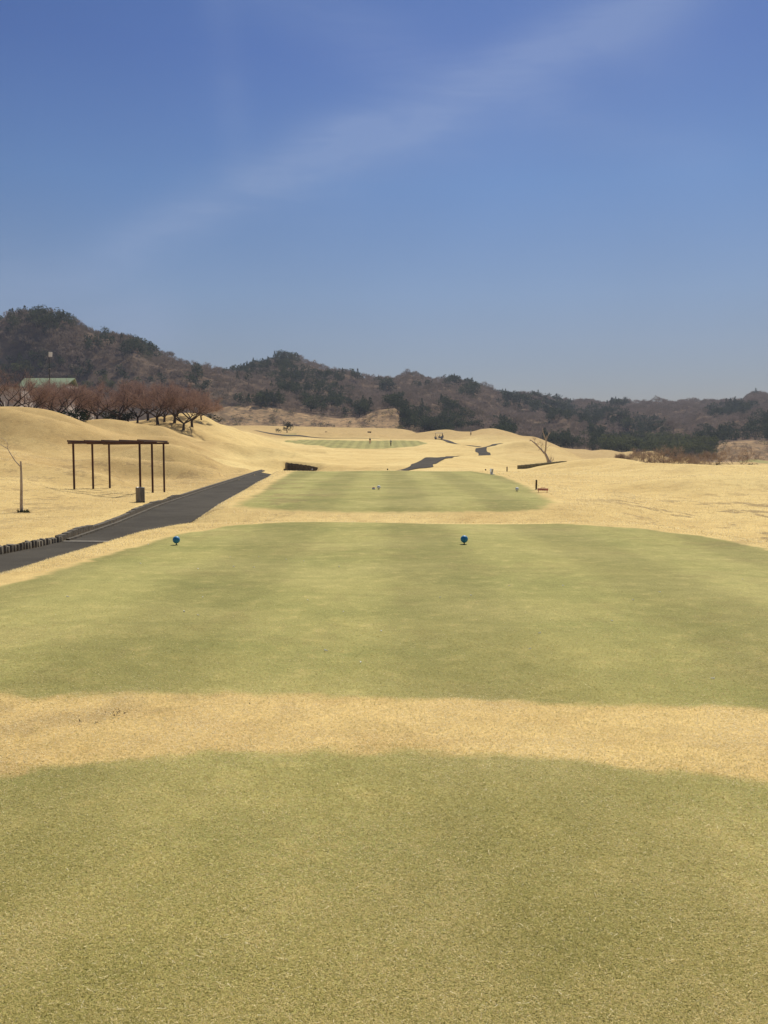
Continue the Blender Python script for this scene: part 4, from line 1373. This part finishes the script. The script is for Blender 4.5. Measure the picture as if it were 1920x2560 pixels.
# broken tee pegs: pale flecks on the blue tee
def flecks():
    rr = random.Random(12)
    spots = [(585, 1418), (647, 1393), (635, 1420), (495, 1424), (506, 1495), (460, 1530), (496, 1540), (576, 1394), (716, 1400), (848, 1418), (858, 1532), (770, 1503), (759, 1404), (952, 1580), (901, 1660), (815, 1630), (1101, 1495), (1178, 1490), (1273, 1466), (1408, 1466), (1531, 1555), (1649, 1482), (1857, 1450), (1781, 1700), (1324, 1625), (1582, 1501), (1348, 1586), (370, 1362), (352, 1410), (170, 1494)]
    proto = None
    for (u, v) in spots:
        x, y, z = hit(u, v, 4, 19)
        if proto is None:
            mb = MB()
            mb.lathe((0, 0, 0), [(0.0, -0.016), (0.003, -0.012), (0.0035, 0.008), (0.0075, 0.014), (0.0, 0.016)], 8)
            o = mb.build('broken_tee_peg', M_white)
            proto = o
        else:
            o = proto.copy()
            COL.objects.link(o)
        tag(o, 'tiny white broken tee peg lying on the blue-marker tee', 'tee peg', 'broken tee pegs scattered on the nearer tee')
        o.location = (x, y, z + 0.009)
        o.rotation_euler = (R(90 + rr.uniform(-15, 15)), 0, rr.uniform(0, 6.28))
        k = rr.uniform(0.6, 1.0)
        o.scale = (k, k, k)


flecks()


# ------------------------------------------------------------------ pergola frame
def pergola():
    P = {'a0': (-14.6, 41.7), 'a1': (-14.2, 43.2), 'a2': (-13.85, 44.7), 'b0': (-10.85, 39.4), 'b1': (-10.8, 41.3), 'b2': (-10.78, 43.4)}
    cx, cy = -12.6, 42.1
    g0 = gz(cx, cy)
    root = empty('pergola', (cx, cy, g0), 0, 'bare brown steel pergola frame with six posts on the left slope', 'pergola')
    top = {}
    TZ = 1.72    # absolute height of the post tops
    for k, (x, y) in P.items():
        zt = TZ + (-0.02 if k[0] == 'a' else 0.0) - 0.015 * int(k[1]) 
        top[k] = Vector((x - cx, y - cy, zt - g0))
        mb = MB()
        zb = gz(x, y) - 0.15
        mb.box((x - cx, y - cy, (zb + zt) / 2 - g0), (0.085, 0.085, zt - zb), 0.1)
        mb.build('post', M_rust, root, bevel=0.006)

    def bar(a, b, w, h):
        d = b - a
        X = d.normalized()
        Yv = Vector((0, 0, 1)).cross(X).normalized()
        Zv = X.cross(Yv)
        M = Matrix((X, Yv, Zv)).transposed()
        mb = MB()
        mb.box((a + b) / 2, (d.length, w, h), M=M)
        return mb
    cross = []
    for i in range(3):
        a, b = top[f'a{i}'], top[f'b{i}']
        d = (b - a).normalized()
        A, B = a - d * 0.35 + Vector((0, 0, 0.045)), b + d * 0.3 + Vector((0, 0, 0.045))
        bar(A, B, 0.07, 0.09).build('beam', M_rust, root, bevel=0.005)
        cross.append((A, B))
    for i in range(5):
        s = 0.05 + 0.9 * i / 4
        p0 = cross[0][0].lerp(cross[0][1], s)
        p1 = cross[2][0].lerp(cross[2][1], s)
        d = (p1 - p0).normalized()
        bar(p0 - d * 0.35 + Vector((0, 0, 0.087)), p1 + d * 0.35 + Vector((0, 0, 0.087)), 0.055, 0.08).build('rafter', M_rust, root, bevel=0.005)


pergola()


def litter_bin():
    x, y, z = hit(351, 1256, 30, 40)
    root = empty('litter_bin', (x, y, z), 0.15, 'grey ribbed metal bin standing in front of the pergola beside the cart road', 'bin')
    s = y / F
    w, h = 21.0 * s, 37 * s
    mb = MB()
    n = 28
    rx = w / 2
    for k in range(n):
        an = 2 * math.pi * k / n
        mb.box((math.cos(an) * rx, math.sin(an) * rx, h / 2 + 0.03), (0.016, w * 0.085, h - 0.05), an)
    mb.build('slatted_body', M_galv, root)
    b = MB()
    b.lathe((0, 0, 0), [(rx * 0.96, 0.03), (rx * 0.96, h)], 24)
    b.build('liner', M_galv, root)
    b = MB()
    b.lathe((0, 0, h), [(rx * 1.04, -0.03), (rx * 1.05, 0.012), (rx * 0.9, 0.016), (rx * 0.85, -0.02)], 28)
    b.build('rim', M_galv, root)
    b = MB()
    b.box((0, 0, 0.015), (w * 1.04, w * 0.7, 0.05))
    b.build('base', M_stem, root, bevel=0.005)


litter_bin()


# ------------------------------------------------------------------ small course furniture
def post(name, u, v, d0, d1, hpx, wpx, mat, label):
    x, y, z = hit(u, v, d0, d1)
    s = y / F
    root = empty(name, (x, y, z), 0.2, label, 'post')
    mb = MB()
    mb.box((0, 0, hpx * s / 2 - 0.05), (wpx * s, wpx * s, hpx * s + 0.1))
    mb.prism([(-wpx * s / 2, -wpx * s / 2, hpx * s), (wpx * s / 2, -wpx * s / 2, hpx * s), (wpx * s * 0.5, -wpx * s * 0.5, hpx * s * 1.02), (0, -wpx * s * 0.5, hpx * s * 1.05)], (0, wpx * s, 0))
    mb.build('shaft', mat, root)
    mb = MB()
    mb.box((-wpx * s * 0.25, -wpx * s * 0.55, hpx * s * 0.55), (wpx * s * 0.7, 0.02, hpx * s * 0.5))
    mb.build('plate', M_brownbox, root)
    return root


post('marker_post', 1340.5, 1229, 30, 40, 23, 3.4, M_wood_dark, 'short dark wooden post beside the faded red board, right of the second tee')
post('marker_post', 1267.5, 1178, 44, 60, 12, 2.2, M_wood_dark, 'small dark wooden post on the far right corner beyond the white sign')


def red_board():
    x, y, z = hit(1357, 1231, 28, 40)
    s = y / F
    root = empty('red_board', (x, y, z), R(-12), 'faded red low board with a small handle beside the short dark post', 'board')
    w, h = 26.5 * s, 5.5 * s
    mb = MB()
    mb.box((0, 0, 0.06 + h / 2), (w, 0.05, h))
    mb.build('panel', M_pink, root, bevel=0.004)
    for sx in (-1, 1):
        b = MB()
        b.tube([(sx * w * 0.40, 0, -0.05), (sx * w * 0.40, 0, 0.07)], 0.009, 8)
        b.build('leg', M_pink, root)
    b = MB()
    b.tube([(-0.07, 0, 0.06 + h - .005), (-0.06, 0, 0.085 + h), (0.06, 0, 0.085 + h), (0.07, 0, 0.06 + h - .005)], 0.006, 6)
    b.build('handle', M_pink, root)


red_board()


def white_sign():
    x, y, z = hit(1229, 1186, 36, 52)
    s = y / F
    root = empty('folding_sign', (x, y, z), R(25), 'small white folding A-frame sign at the far right of the second tee', 'sign')
    h, w = 14.5 * s, 6.5 * s
    for sy, nm in ((-1, 'front_panel'), (1, 'back_panel')):
        M = Matrix.Rotation(R(14) * sy * -1, 3, 'X')
        mb = MB()
        mb.box((0, sy * h * 0.13, h / 2), (w, 0.012, h), M=M)
        o = mb.build(nm, M_white, root)
    b = MB()
    M = Matrix.Rotation(R(14), 3, 'X')
    b.box((w * 0.12, -h * 0.13 - 0.012, h * 0.52), (w * 0.22, 0.006, h * 0.7), M=M)
    b.build('stripe', M_stem, root)
    b = MB()
    b.box((0, -h * 0.26, 0.015), (w * 1.5, 0.1, 0.03))
    b.build('foot', M_white, root)


white_sign()


def brown_box(u, D, wpx, hpx, label, vb=None):
    x, y, z = at(u, D)
    s = D / F
    root = empty('course_shelter', (x, y, z), 0.1, label, 'shelter')
    w, h = wpx * s, hpx * s
    lift = 0.25
    mb = MB()
    mb.box((0, 0, lift + h / 2), (w, w * 0.6, h))
    mb.build('body', M_brownbox, root, bevel=0.02)
    b = MB()
    b.box((0, 0, lift + h + 0.04), (w * 1.06, w * 0.68, 0.08))
    b.build('top', M_brownbox, root)
    for sx in (-1, 1):
        for sy in (-1, 1):
            b = MB()
            b.box((sx * w * 0.42, sy * w * 0.24, lift / 2 - 0.1), (0.08, 0.08, lift + 0.2))
            b.build('leg', M_brownbox, root)


brown_box(815.5, 372, 5.5, 3.5, 'small dark brown box on legs on the tan slope beyond the far green')
brown_box(923.5, 378, 9, 4.5, 'wide dark brown box on the tan slope above the orange-trousered person')


def stake(u, D, hgt, r_, mat, label, name='white_stake'):
    x, y, z = at(u, D)
    mb = MB()
    mb.tube([(0, 0, -0.2), (0, 0, hgt * 0.9), (0, 0, hgt)], [r_, r_, r_ * 0.5], 8)
    o = mb.build(name, mat)
    o.location = (x, y, z)
    tag(o, label, 'stake')


stake(15, 97.5, 0.95, 0.055, M_white, 'white stake on the crest of the first left mound')
stake(1477, 418, 1.3, 0.12, M_bark_pale, 'short pale stump-like stake on the far tan ridge right of the dead tree', 'pale_stake')


def floodlight():
    x, y, z = at(129, 185)
    root = empty('floodlight_pole', (x, y, z), 0, 'tall dark pole carrying a pale square panel above the cherry trees', 'pole')
    zt = H + px_at(129, 880)[1] * 185 - z
    zb = H + px_at(129, 892)[1] * 185 - z
    s = 185 / F
    mb = MB()
    mb.tube([(0, 0, -0.5), (0, 0, zt * 0.5), (0, 0, zb + 0.3)], [0.12, 0.10, 0.06], 10)
    mb.build('pole', M_stem, root)
    b = MB()
    b.box((4.2 * s, -0.1, (zt + zb) / 2), (8.5 * s, 0.18, zt - zb), M=Matrix.Rotation(R(3), 3, 'Y'))
    b.build('panel', M_white, root, bevel=0.02)
    zz = H + px_at(129, 922)[1] * 185 - z
    b = MB()
    b.box((1.8 * s, -0.15, zz), (3.2 * s, 0.3, 2.2 * s))
    b.build('control_box', M_galv, root, bevel=0.01)


floodlight()


def buildings():
    # clubhouse-like building with green gable roof
    x, y, z = at(118, 205)
    s = 205 / F
    root = empty('green_roofed_building', (x, y, z), 0, 'building with a pale green pitched roof behind the cherry trees', 'building')
    zr = H + px_at(118, 941)[1] * 205 - z
    ze = H + px_at(118, 963)[1] * 205 - z
    hw = 62 * s
    dp = 5.0
    mb = MB()
    mb.box((0, dp, ze / 2 - 0.5), (hw * 2 - 1.4, dp * 2 - 1.0, ze + 1.0))
    mb.build('wall', M_wall, root)
    b = MB()
    xl, xr = -hw * 1.0, (172 - 118) * s
    # sloping roof slab seen from the front, right verge running outwards-down
    b.add([(xl - 1, -0.4, ze - 0.5), (xr - 0.8, -0.4, ze - 0.5), (xr + 0.2, dp, zr), (xl - 1, dp, zr), (xr - 0.8, dp * 2 + 0.4, ze - 0.5), (xl - 1, dp * 2 + 0.4, ze - 0.5),
           (xl - 1, -0.4, ze - 0.72), (xr - 0.8, -0.4, ze - 0.72), (xr + 0.2, dp, zr - 0.22), (xl - 1, dp, zr - 0.22), (xr - 0.8, dp * 2 + 0.4, ze - 0.72), (xl - 1, dp * 2 + 0.4, ze - 0.72)],
          [(0, 1, 2, 3), (3, 2, 4, 5), (9, 8, 7, 6), (11, 10, 8, 9), (0, 6, 7, 1), (1, 7, 8, 2), (2, 8, 10, 4), (5, 4, 10, 11), (0, 3, 9, 6), (3, 5, 11, 9)])
    b.build('roof', M_roof, root)
    for k in range(4):
        b = MB()
        b.box((-hw * 0.7 + k * hw * 0.45, dp - (dp - 0.5) - 0.02, ze * 0.5), (1.6, 0.08, 1.3))
        f = b.build('window', M_white, root, bevel=0.01)
        g = MB()
        g.box((-hw * 0.7 + k * hw * 0.45, dp - (dp - 0.5) - 0.065, ze * 0.5), (1.4, 0.02, 1.1))
        g.build('pane', M_glass, f)
    # grey building at the left edge
    x, y, z = at(18, 165)
    s = 165 / F
    root = empty('grey_building', (x, y, z), 0, 'grey-walled building with dark window behind the leftmost cherry trees', 'building')
    zt = H + px_at(18, 968)[1] * 165 - z
    mb = MB()
    mb.box((-35 * s, 3, zt / 2 - 0.5), (140 * s, 6, zt + 1))
    mb.build('wall', M_wall, root)
    b = MB()
    b.box((-35 * s, 3, zt + 0.1), (144 * s, 6.6, 0.2))
    b.build('roof', M_galv, root)
    zw = H + px_at(18, 1000)[1] * 165 - z
    for k in range(3):
        b = MB()
        b.box((-18 * s - k * 26 * s, -0.03, zw), (16 * s, 0.08, 14 * s))
        f = b.build('window', M_white, root, bevel=0.01)
        g = MB()
        g.box((-18 * s - k * 26 * s, -0.075, zw), (14 * s, 0.02, 12 * s))
        g.build('pane', M_glass, f)
    b = MB()
    zg = H + px_at(18, 1010)[1] * 165 - z
    b.box((-18 * s, -0.5, zg), (22 * s, 0.12, 2.0 * s))
    b.build('railing', M_white, root)
    # small pale pump house wall
    x, y, z = at(222, 190)
    s = 190 / F
    root = empty('small_hut', (x, y, z), 0, 'small pale hut glimpsed between the cherry crowns right of the green roof', 'hut')
    zt = H + px_at(222, 977)[1] * 190 - z
    b = MB()
    b.box((0, 1, zt / 2 - .3), (15 * s, 2, zt + .6))
    b.build('wall', M_wall, root)
    b = MB()
    b.box((0, 1, zt + 0.06), (17 * s, 2.3, 0.12))
    b.build('roof', M_concrete, root)
    b = MB()
    b.box((-2 * s, -0.02, 1.0), (4 * s, 0.05, 2.0))
    b.build('door', M_brownbox, root)


buildings()


# ------------------------------------------------------------------ people
def skin_obj(name, chains, mat, parent, root_idx=0, sub=2):
    """chains: list of [(pos, radius), ...]; the first point of a later chain may be an int index into the first list"""
    verts, rad, edges, roots = [], [], [], []
    for ch in chains:
        prev = None
        for it in ch:
            if isinstance(it, int):
                prev = it
                continue
            verts.append(it[0])
            rad.append(it[1])
            idx = len(verts) - 1
            if prev is not None: edges.append((prev, idx))
            else: roots.append(idx)
            prev = idx
    me = bpy.data.meshes.new(name)
    me.from_pydata(verts, edges, [])
    me.materials.append(mat)
    o = link_mesh(name, me, parent)
    md = o.modifiers.new('skin', 'SKIN')
    md.use_smooth_shade = True
    for i, sv in enumerate(me.skin_vertices[0].data if len(me.skin_vertices) else []):
        r_ = rad[i]
        sv.radius = (r_, r_) if not isinstance(r_, tuple) else r_
        sv.use_root = i in roots
    sb = o.modifiers.new('sub', 'SUBSURF')
    sb.levels = sub
    sb.render_levels = sub
    return o


def ensure_skin(me):
    if not len(me.skin_vertices):
        bm_ = __import__('bmesh').new()
        bm_.from_mesh(me)
        bm_.verts.layers.skin.verify()
        bm_.to_mesh(me)
        bm_.free()


def skin_build(name, verts, edges, rad, roots, mat, parent, sub=1):
    me = bpy.data.meshes.new(name)
    me.from_pydata(verts, edges, [])
    ensure_skin(me)
    for i, sv in enumerate(me.skin_vertices[0].data):
        sv.radius = rad[i] if isinstance(rad[i], tuple) else (rad[i], rad[i])
        sv.use_root = i in roots
    me.materials.append(mat)
    o = link_mesh(name, me, parent)
    md = o.modifiers.new('skin', 'SKIN')
    md.use_smooth_shade = True
    sb = o.modifiers.new('sub', 'SUBSURF')
    sb.levels = sub
    sb.render_levels = sub
    return o


def person(u, v, d0, d1, rz, label, J, shirt, legs, cap, capmat, hairmat=M_hair, holds=None):
    """J: dict of joint positions in metres, facing -Y; body is one skinned mesh"""
    x, y, z = hit(u, v, d0, d1)
    root = empty('person', (x, y, z), rz, label, 'person')
    j = {'pel': (0, 0, .95), 'sp': (0, 0, 1.15), 'ch': (0, .01, 1.36), 'nk': (0, .0, 1.50), 'hd': (0, -.02, 1.60), 'ht': (0, 0, 1.70),
         'sR': (-.17, 0, 1.42), 'eR': (-.25, 0, 1.14), 'wR': (-.25, -.06, .88), 'sL': (.17, 0, 1.42), 'eL': (.25, 0, 1.14), 'wL': (.25, -.06, .88),
         'hR': (-.09, 0, .90), 'kR': (-.11, -.02, .49), 'aR': (-.12, .02, .08), 'tR': (-.13, -.14, .03),
         'hL': (.09, 0, .90), 'kL': (.11, -.02, .49), 'aL': (.12, .02, .08), 'tL': (.13, -.14, .03)}
    j.update(J)
    V, E, Rr = [], [], []
    ix = {}

    def put(k, p, r_, par=None):
        ix[k] = len(V)
        V.append(p)
        Rr.append(r_)
        if par is not None: E.append((ix[par], ix[k]))
    put('pel', j['pel'], .14)
    put('sp', j['sp'], .125, 'pel')
    put('ch', j['ch'], .14, 'sp')
    put('nk', j['nk'], .055, 'ch')
    put('hd', j['hd'], .085, 'nk')
    put('ht', j['ht'], .075, 'hd')
    hx, hy, hz_ = j['hd']
    put('nose', (hx, hy - .10, hz_ - .005), .016, 'hd')
    for s in 'RL':
        put('s' + s, j['s' + s], .062, 'ch')
        put('e' + s, j['e' + s], .042, 's' + s)
        put('w' + s, j['w' + s], .028, 'e' + s)
        w, e = Vector(j['w' + s]), Vector(j['e' + s])
        d = (w - e).normalized()
        side = d.cross(Vector((0, 1, 0))).normalized()
        pal = w + d * .07
        put('p' + s, tuple(pal), .026, 'w' + s)
        for q in range(4):
            b = pal + side * (q - 1.5) * .019 + d * .02
            put(f'f{s}{q}', tuple(b + d * .03), .009, 'p' + s)
            put(f'g{s}{q}', tuple(b + d * (.055 + .01 * (q in (1, 2))) + Vector((0, -.02, 0))), .008, f'f{s}{q}')
        put(f'th{s}', tuple(pal - d * .02 + Vector((0, -.045, 0))), .010, 'p' + s)
        put('h' + s, j['h' + s], .095, 'pel')
        put('k' + s, j['k' + s], .062, 'h' + s)
        put('a' + s, j['a' + s], .042, 'k' + s)
        put('t' + s, j['t' + s], .036, 'a' + s)
    skin_build('body', V, E, Rr, {0}, M_skin, root, 1)

    def garment(name, keys, edges, rads, mat):
        vs = [j[k] for k in keys]
        es = [(keys.index(a), keys.index(b)) for a, b in edges]
        return skin_build(name, vs, es, rads, {0}, mat, root, 1)
    mid = {}
    j['hem'], j['wst'] = (0, 0, .90), (0, 0, 1.02)
    garment('shirt', ['hem', 'sp', 'ch', 'sR', 'eR', 'sL', 'eL'], [('hem', 'sp'), ('sp', 'ch'), ('ch', 'sR'), ('sR', 'eR'), ('ch', 'sL'), ('sL', 'eL')], [.165, .15, .16, .08, .06, .08, .06], shirt)
    garment('trousers', ['wst', 'pel', 'hR', 'kR', 'aR', 'hL', 'kL', 'aL'], [('wst', 'pel'), ('pel', 'hR'), ('hR', 'kR'), ('kR', 'aR'), ('pel', 'hL'), ('hL', 'kL'), ('kL', 'aL')], [.13, .14, .115, .085, .068, .115, .085, .068], legs)
    for s in 'RL':
        b = MB()
        t_ = Vector(j['t' + s])
        a_ = Vector(j['a' + s])
        m = (t_ + a_) / 2
        b.sphere((m.x, m.y - .01, max(.045, m.z)), .06, 12, 8, (.75, 2.1, .75))
        b.build('shoe', M_cloth_white if capmat is M_cloth_white else M_rubber, root)
    h = Vector(j['ht'])
    b = MB()
    b.sphere((h.x, h.y + .01, h.z - .03), .105, 16, 10, (.92, 1.05, .85))
    b.build('hair', hairmat, root)
    if cap:
        b = MB()
        b.sphere((h.x, h.y + .01, h.z - .015), .115, 16, 10, (.95, 1.05, .85))
        b.lathe((h.x, h.y - .06, h.z - .03), [(.13, 0), (.135, .01), (.05, .03)], 16)
        b.build('cap', capmat, root)
    return root, j


def golf_club(root, a, b):
    mb = MB()
    M = root.matrix_world
    loc, rz = Vector(root.location), Matrix.Rotation(root.rotation_euler.z, 3, 'Z')
    A, B = loc + rz @ Vector(a), loc + rz @ Vector(b)
    mb.tube([A, A.lerp(B, .5), B], [.014, .009, .009], 6)
    mb.box(B, (.03, .10, .04))
    o = mb.build('golf_club', M_galv)
    return o


per1, _ = person(925, 1109.5, 225, 290, R(160), 'person in a dark top and salmon trousers on the far green', {'wR': (-.2, -.2, .95), 'wL': (.2, -.2, .95), 'kR': (-.16, -.03, .49), 'aR': (-.2, 0, .08), 'tR': (-.22, -.15, .03), 'kL': (.16, -.03, .49), 'aL': (.2, 0, .08), 'tL': (.22, -.15, .03)}, M_cloth_dark, M_cloth_orange, False, None)
per2, _ = person(977, 1116, 215, 280, R(200), 'person in pale top, white cap and black trousers on the far green', {'eR': (-.34, .05, 1.18), 'wR': (-.18, -.12, 1.02), 'eL': (.34, .05, 1.18), 'wL': (.2, -.1, 1.0), 'kR': (-.1, -.16, .5), 'aR': (-.1, -.06, .08), 'tR': (-.1, -.22, .03), 'kL': (.08, .05, .5), 'aL': (.1, .2, .12), 'tL': (.1, .08, .05)}, M_cloth_grey, M_cloth_dark, True, M_cloth_white)
per3, _ = person(1177, 1088.5, 318, 352, R(170), 'person in white top and dark trousers on the ridge right of the golf cart', {'eR': (-.32, 0, 1.2), 'wR': (-.3, -.15, 1.0)}, M_cloth_white, M_cloth_dark, True, M_cloth_white)
tag(golf_club(per2, (-.2, -.16, .98), (-.35, -.45, .03)), 'thin metal golf club held by the person in the white cap', 'golf club')


# ------------------------------------------------------------------ golf cart
def golf_cart():
    x, y, z = hit(1097, 1098.5, 295, 350)
    root = empty('golf_cart', (x, y, z), R(182), 'white-roofed golf cart parked on the cart road beyond the far green', 'golf cart')
    L, W_ = 2.6, 1.2
    b = MB()
    prof = [(-1.25, .32), (1.25, .32), (1.32, .55), (1.2, .82), (.85, .85), (.62, .42), (.1, .42), (0.02, .75), (-.55, .78), (-.6, .95), (-1.2, .95), (-1.28, .6)]
    b.prism([(px, -W_ / 2, pz) for px, pz in prof], (0, W_, 0))
    b.build('body', M_cloth_grey, root, bevel=0.03)
    r_ = MB()
    r_.box((-.1, 0, 1.86), (2.3, 1.3, .16))
    r_.build('roof', M_white, root, bevel=.03)
    for px, lean in ((1.0, -.12), (-1.1, .06)):
        for sy in (-1, 1):
            p = MB()
            p.tube([(px, sy * .55, .8), (px + lean, sy * .55, 1.82)], .025, 8)
            p.build('roof_post', M_cloth_dark, root)
    for px in (.2, -.65):
        s = MB()
        s.box((px - .22, 0, .84), (.5, 1.1, .13))
        s.box((px - .48, 0, 1.1), (.1, 1.1, .5))
        s.build('seat', M_cloth_dark, root, bevel=.03)
    ws_ = MB()
    ws_.box((-1.02, 0, 1.32), (.05, 1.1, .8))  # dark panel added to stand in for the shaded interior under the roof
    ws_.build('interior_shade_panel', M_cloth_dark, root)
    root.scale = (1.15, 1.15, 1.15)
    for px in (.9, -.85):
        for sy in (-1, 1):
            w = MB()
            w.tube([(px, sy * .58, .23), (px, sy * .44, .23)], .23, 18)
            wo = w.build('wheel', M_rubber, root)
            h = MB()
            h.tube([(px, sy * .59, .23), (px, sy * .585, .23)], .12, 12)
            h.build('hub', M_galv, wo)
    st = MB()
    st.tube([(.75, .25, .8), (.55, .25, 1.08)], .02, 6)
    st.lathe((.53, .25, 1.09), [(.15, -.012), (.165, 0), (.15, .012), (.135, 0), (.15, -.012)], 16)
    st.build('steering_wheel', M_rubber, root)
    for k, sy in enumerate((-.4, -.13, .14, .41)):
        g = MB()
        g.tube([(-1.38, sy, .35), (-1.42, sy, .95), (-1.45, sy, 1.3)], [.12, .13, .12], 12)
        bag = g.build('golf_bag', (M_cloth_dark, M_stem, M_cloth_dark, M_brownbox)[k])
        bag.parent = None
        bag.location = (x, y, z)
        bag.rotation_euler = (0, 0, R(182))
        tag(bag, ('black golf bag at the rear of the cart, nearest the camera side', 'dark green golf bag strapped second on the cart rear', 'black golf bag strapped third on the cart rear', 'brown golf bag at the far side of the cart rear')[::-1][k], 'golf bag', 'golf bags on the cart')


golf_cart()


# ------------------------------------------------------------------ turf blades on the near tees
def blades():
    rg = np.random.default_rng(99)
    N = 760000
    inv = rg.uniform(1 / 11.0, 1 / 1.9, N)
    D = 1 / inv
    keep = rg.uniform(0, 1, N) < 1 - sstep(5.5, 11.0, D) * 1.0
    D = D[keep]
    N = len(D)
    a = rg.uniform(-0.56, 0.56, N)
    X = a * D
    n1 = wnoise(X, D, 1.3, 4, 3)
    n2 = wnoise(X, D, 0.25, 6, 3)
    g = green_mask(X, D)
    Z = height(X, D)
    L = rg.uniform(0.006, 0.016, N) * np.interp(D, [2, 10], [1.0, 1.4]) * np.where(g > 0.5, 0.9, 1.2)
    Wd = rg.uniform(0.0006, 0.0013, N) * np.interp(D, [2, 10], [1.1, 3.0])
    az = rg.uniform(0, 2 * np.pi, N)
    el = np.where(rg.uniform(0, 1, N) < 0.5, rg.uniform(0.05, 0.4, N), rg.uniform(0.2, 0.9, N))
    d = np.stack([np.cos(az) * np.cos(el), np.sin(az) * np.cos(el), np.sin(el)], 1)
    s = np.stack([-np.sin(az), np.cos(az), np.zeros(N)], 1)
    straw = rg.uniform(0, 1, N) < 0.0012
    L = np.where(straw, rg.uniform(0.018, 0.035, N), L)
    P = np.stack([X, D, Z + 0.001 + np.where(straw, 0.008, 0.0)], 1)
    d[straw, 2] *= 0.15
    mid = P + d * (L * 0.6)[:, None]
    tip = P + d * L[:, None] - np.array([0, 0, 1]) * (L * 0.12)[:, None]
    V = np.stack([P - s * Wd[:, None], P + s * Wd[:, None], tip + s * Wd[:, None] * 0.3], 1)
    gg = g + 0.24 * rg.normal(0, 1, N)
    tg = 0.54 + 0.045 * np.sin(2.5 * X + 3.07) * (D > 5) + 0.085 * n1 + 0.04 * n2 + rg.normal(0, 0.10, N)
    tt = 0.82 + 0.09 * n1 + rg.normal(0, 0.10, N)
    tone = np.where(gg > 0.5, tg, tt)
    tone = np.where(rg.uniform(0, 1, N) < 0.05, rg.uniform(0.8, 1.0, N), tone)
    tone = np.where(rg.uniform(0, 1, N) < 0.10, tone - 0.32, tone)
    tone = np.clip(np.where(straw, rg.uniform(0.75, 1.0, N), tone), 0, 1)
    me = fast_mesh('grass', V.reshape(-1, 3), np.arange(N * 3).reshape(-1, 3), M_blade, False, {'tone': ('FLOAT', np.repeat(tone, 3))})
    o = link_mesh('grass', me)
    tag(o, 'short mown grass blades on the nearest tees', 'grass', kind='stuff')


blades()


def rough_grass():
    rg = np.random.default_rng(123)
    N = 420000
    D = 1 / rg.uniform(1 / 95.0, 1 / 11.0, N)
    D = np.where(rg.uniform(0, 1, N) < 0.5, np.exp(rg.uniform(math.log(11), math.log(95), N)), D)
    a = rg.uniform(-0.56, 0.56, N)
    X = a * D
    g = green_mask(X, D)
    road_ = (X > road_left(D) - 0.4) & (X < road_right(D) + 0.05) & (D < 90)
    keep = (g < 0.25) & ~road_ & (rg.uniform(0, 1, N) < 1 - sstep(70, 95, D))
    X, D = X[keep], D[keep]
    n = len(X)
    clump = wnoise(X, D, 1.6, 71, 3)
    big = wnoise(X, D, 9.0, 72, 3)
    L = rg.uniform(0.015, 0.045, n) * np.interp(D, [11, 90], [0.9, 1.8]) * (1 + 0.3 * np.clip(clump, -1, 1))
    W = 0.00034 * D * rg.uniform(0.5, 1.2, n)
    az = rg.uniform(0, 2 * np.pi, n)
    el = rg.uniform(0.15, 1.2, n)
    d = np.stack([np.cos(az) * np.cos(el), np.sin(az) * np.cos(el), np.sin(el)], 1)
    sv = np.stack([-np.sin(az), np.cos(az), np.zeros(n)], 1) * W[:, None]
    P = np.stack([X, D, height(X, D) - 0.003], 1)
    V = np.stack([P - sv, P + sv, P + d * L[:, None] + sv * 0.4], 1)
    tone = np.clip(0.77 + 0.07 * fair_mask(X, D) + 0.05 * clump + 0.04 * big + rg.normal(0, 0.10, n), 0.3, 1)
    me = fast_mesh('dry_grass', V.reshape(-1, 3), np.arange(n * 3).reshape(-1, 3), M_blade, False, {'tone': ('FLOAT', np.repeat(tone, 3))})
    tag(link_mesh('dry_grass', me), 'dry straw coloured grass on the banks and mounds', 'grass', kind='stuff')


rough_grass()


# ------------------------------------------------------------------ dirt scrape on the dry strip
def dirt():
    rg = np.random.default_rng(8)
    vs = []
    for (u, v, n, w) in ((294, 1789, 45, 0.028), (278, 1796, 16, 0.015), (240, 1811, 8, 0.010), (200, 1809, 6, 0.005), (625, 1757, 5, 0.01)):
        x, y, z = hit(u, v, 4, 8)
        P = np.stack([x + rg.normal(0, w, n), y + rg.normal(0, w * 1.3, n), np.full(n, z) + rg.uniform(0.006, 0.02, n)], 1)
        a, b = rg.normal(0, 0.005, (n, 3)), rg.normal(0, 0.005, (n, 3))
        vs.append(np.stack([P, P + a, P + b], 1).reshape(-1, 3))
    V = np.concatenate(vs)
    o = link_mesh('dirt', fast_mesh('dirt', V, np.arange(len(V)).reshape(-1, 3), M_bark))
    tag(o, 'dark crumbs of soil scraped up on the dry grass strip', 'soil', kind='stuff')


dirt()


# ------------------------------------------------------------------ haze
def haze():
    mb = MB()
    mb.box((0, 650, 85), (3200, 2000, 230))
    m = bpy.data.materials.new('haze')
    m.use_nodes = True
    t = NT(m.node_tree)
    v = t.n('ShaderNodeVolumePrincipled', Color=(0.80, 0.86, 1.0), Density=0.00017, Anisotropy=0.0)
    t.n('ShaderNodeOutputMaterial', Volume=v)
    o = mb.build('haze', m)
    tag(o, 'thin blue haze over the distant hills', 'haze', kind='stuff')


haze()
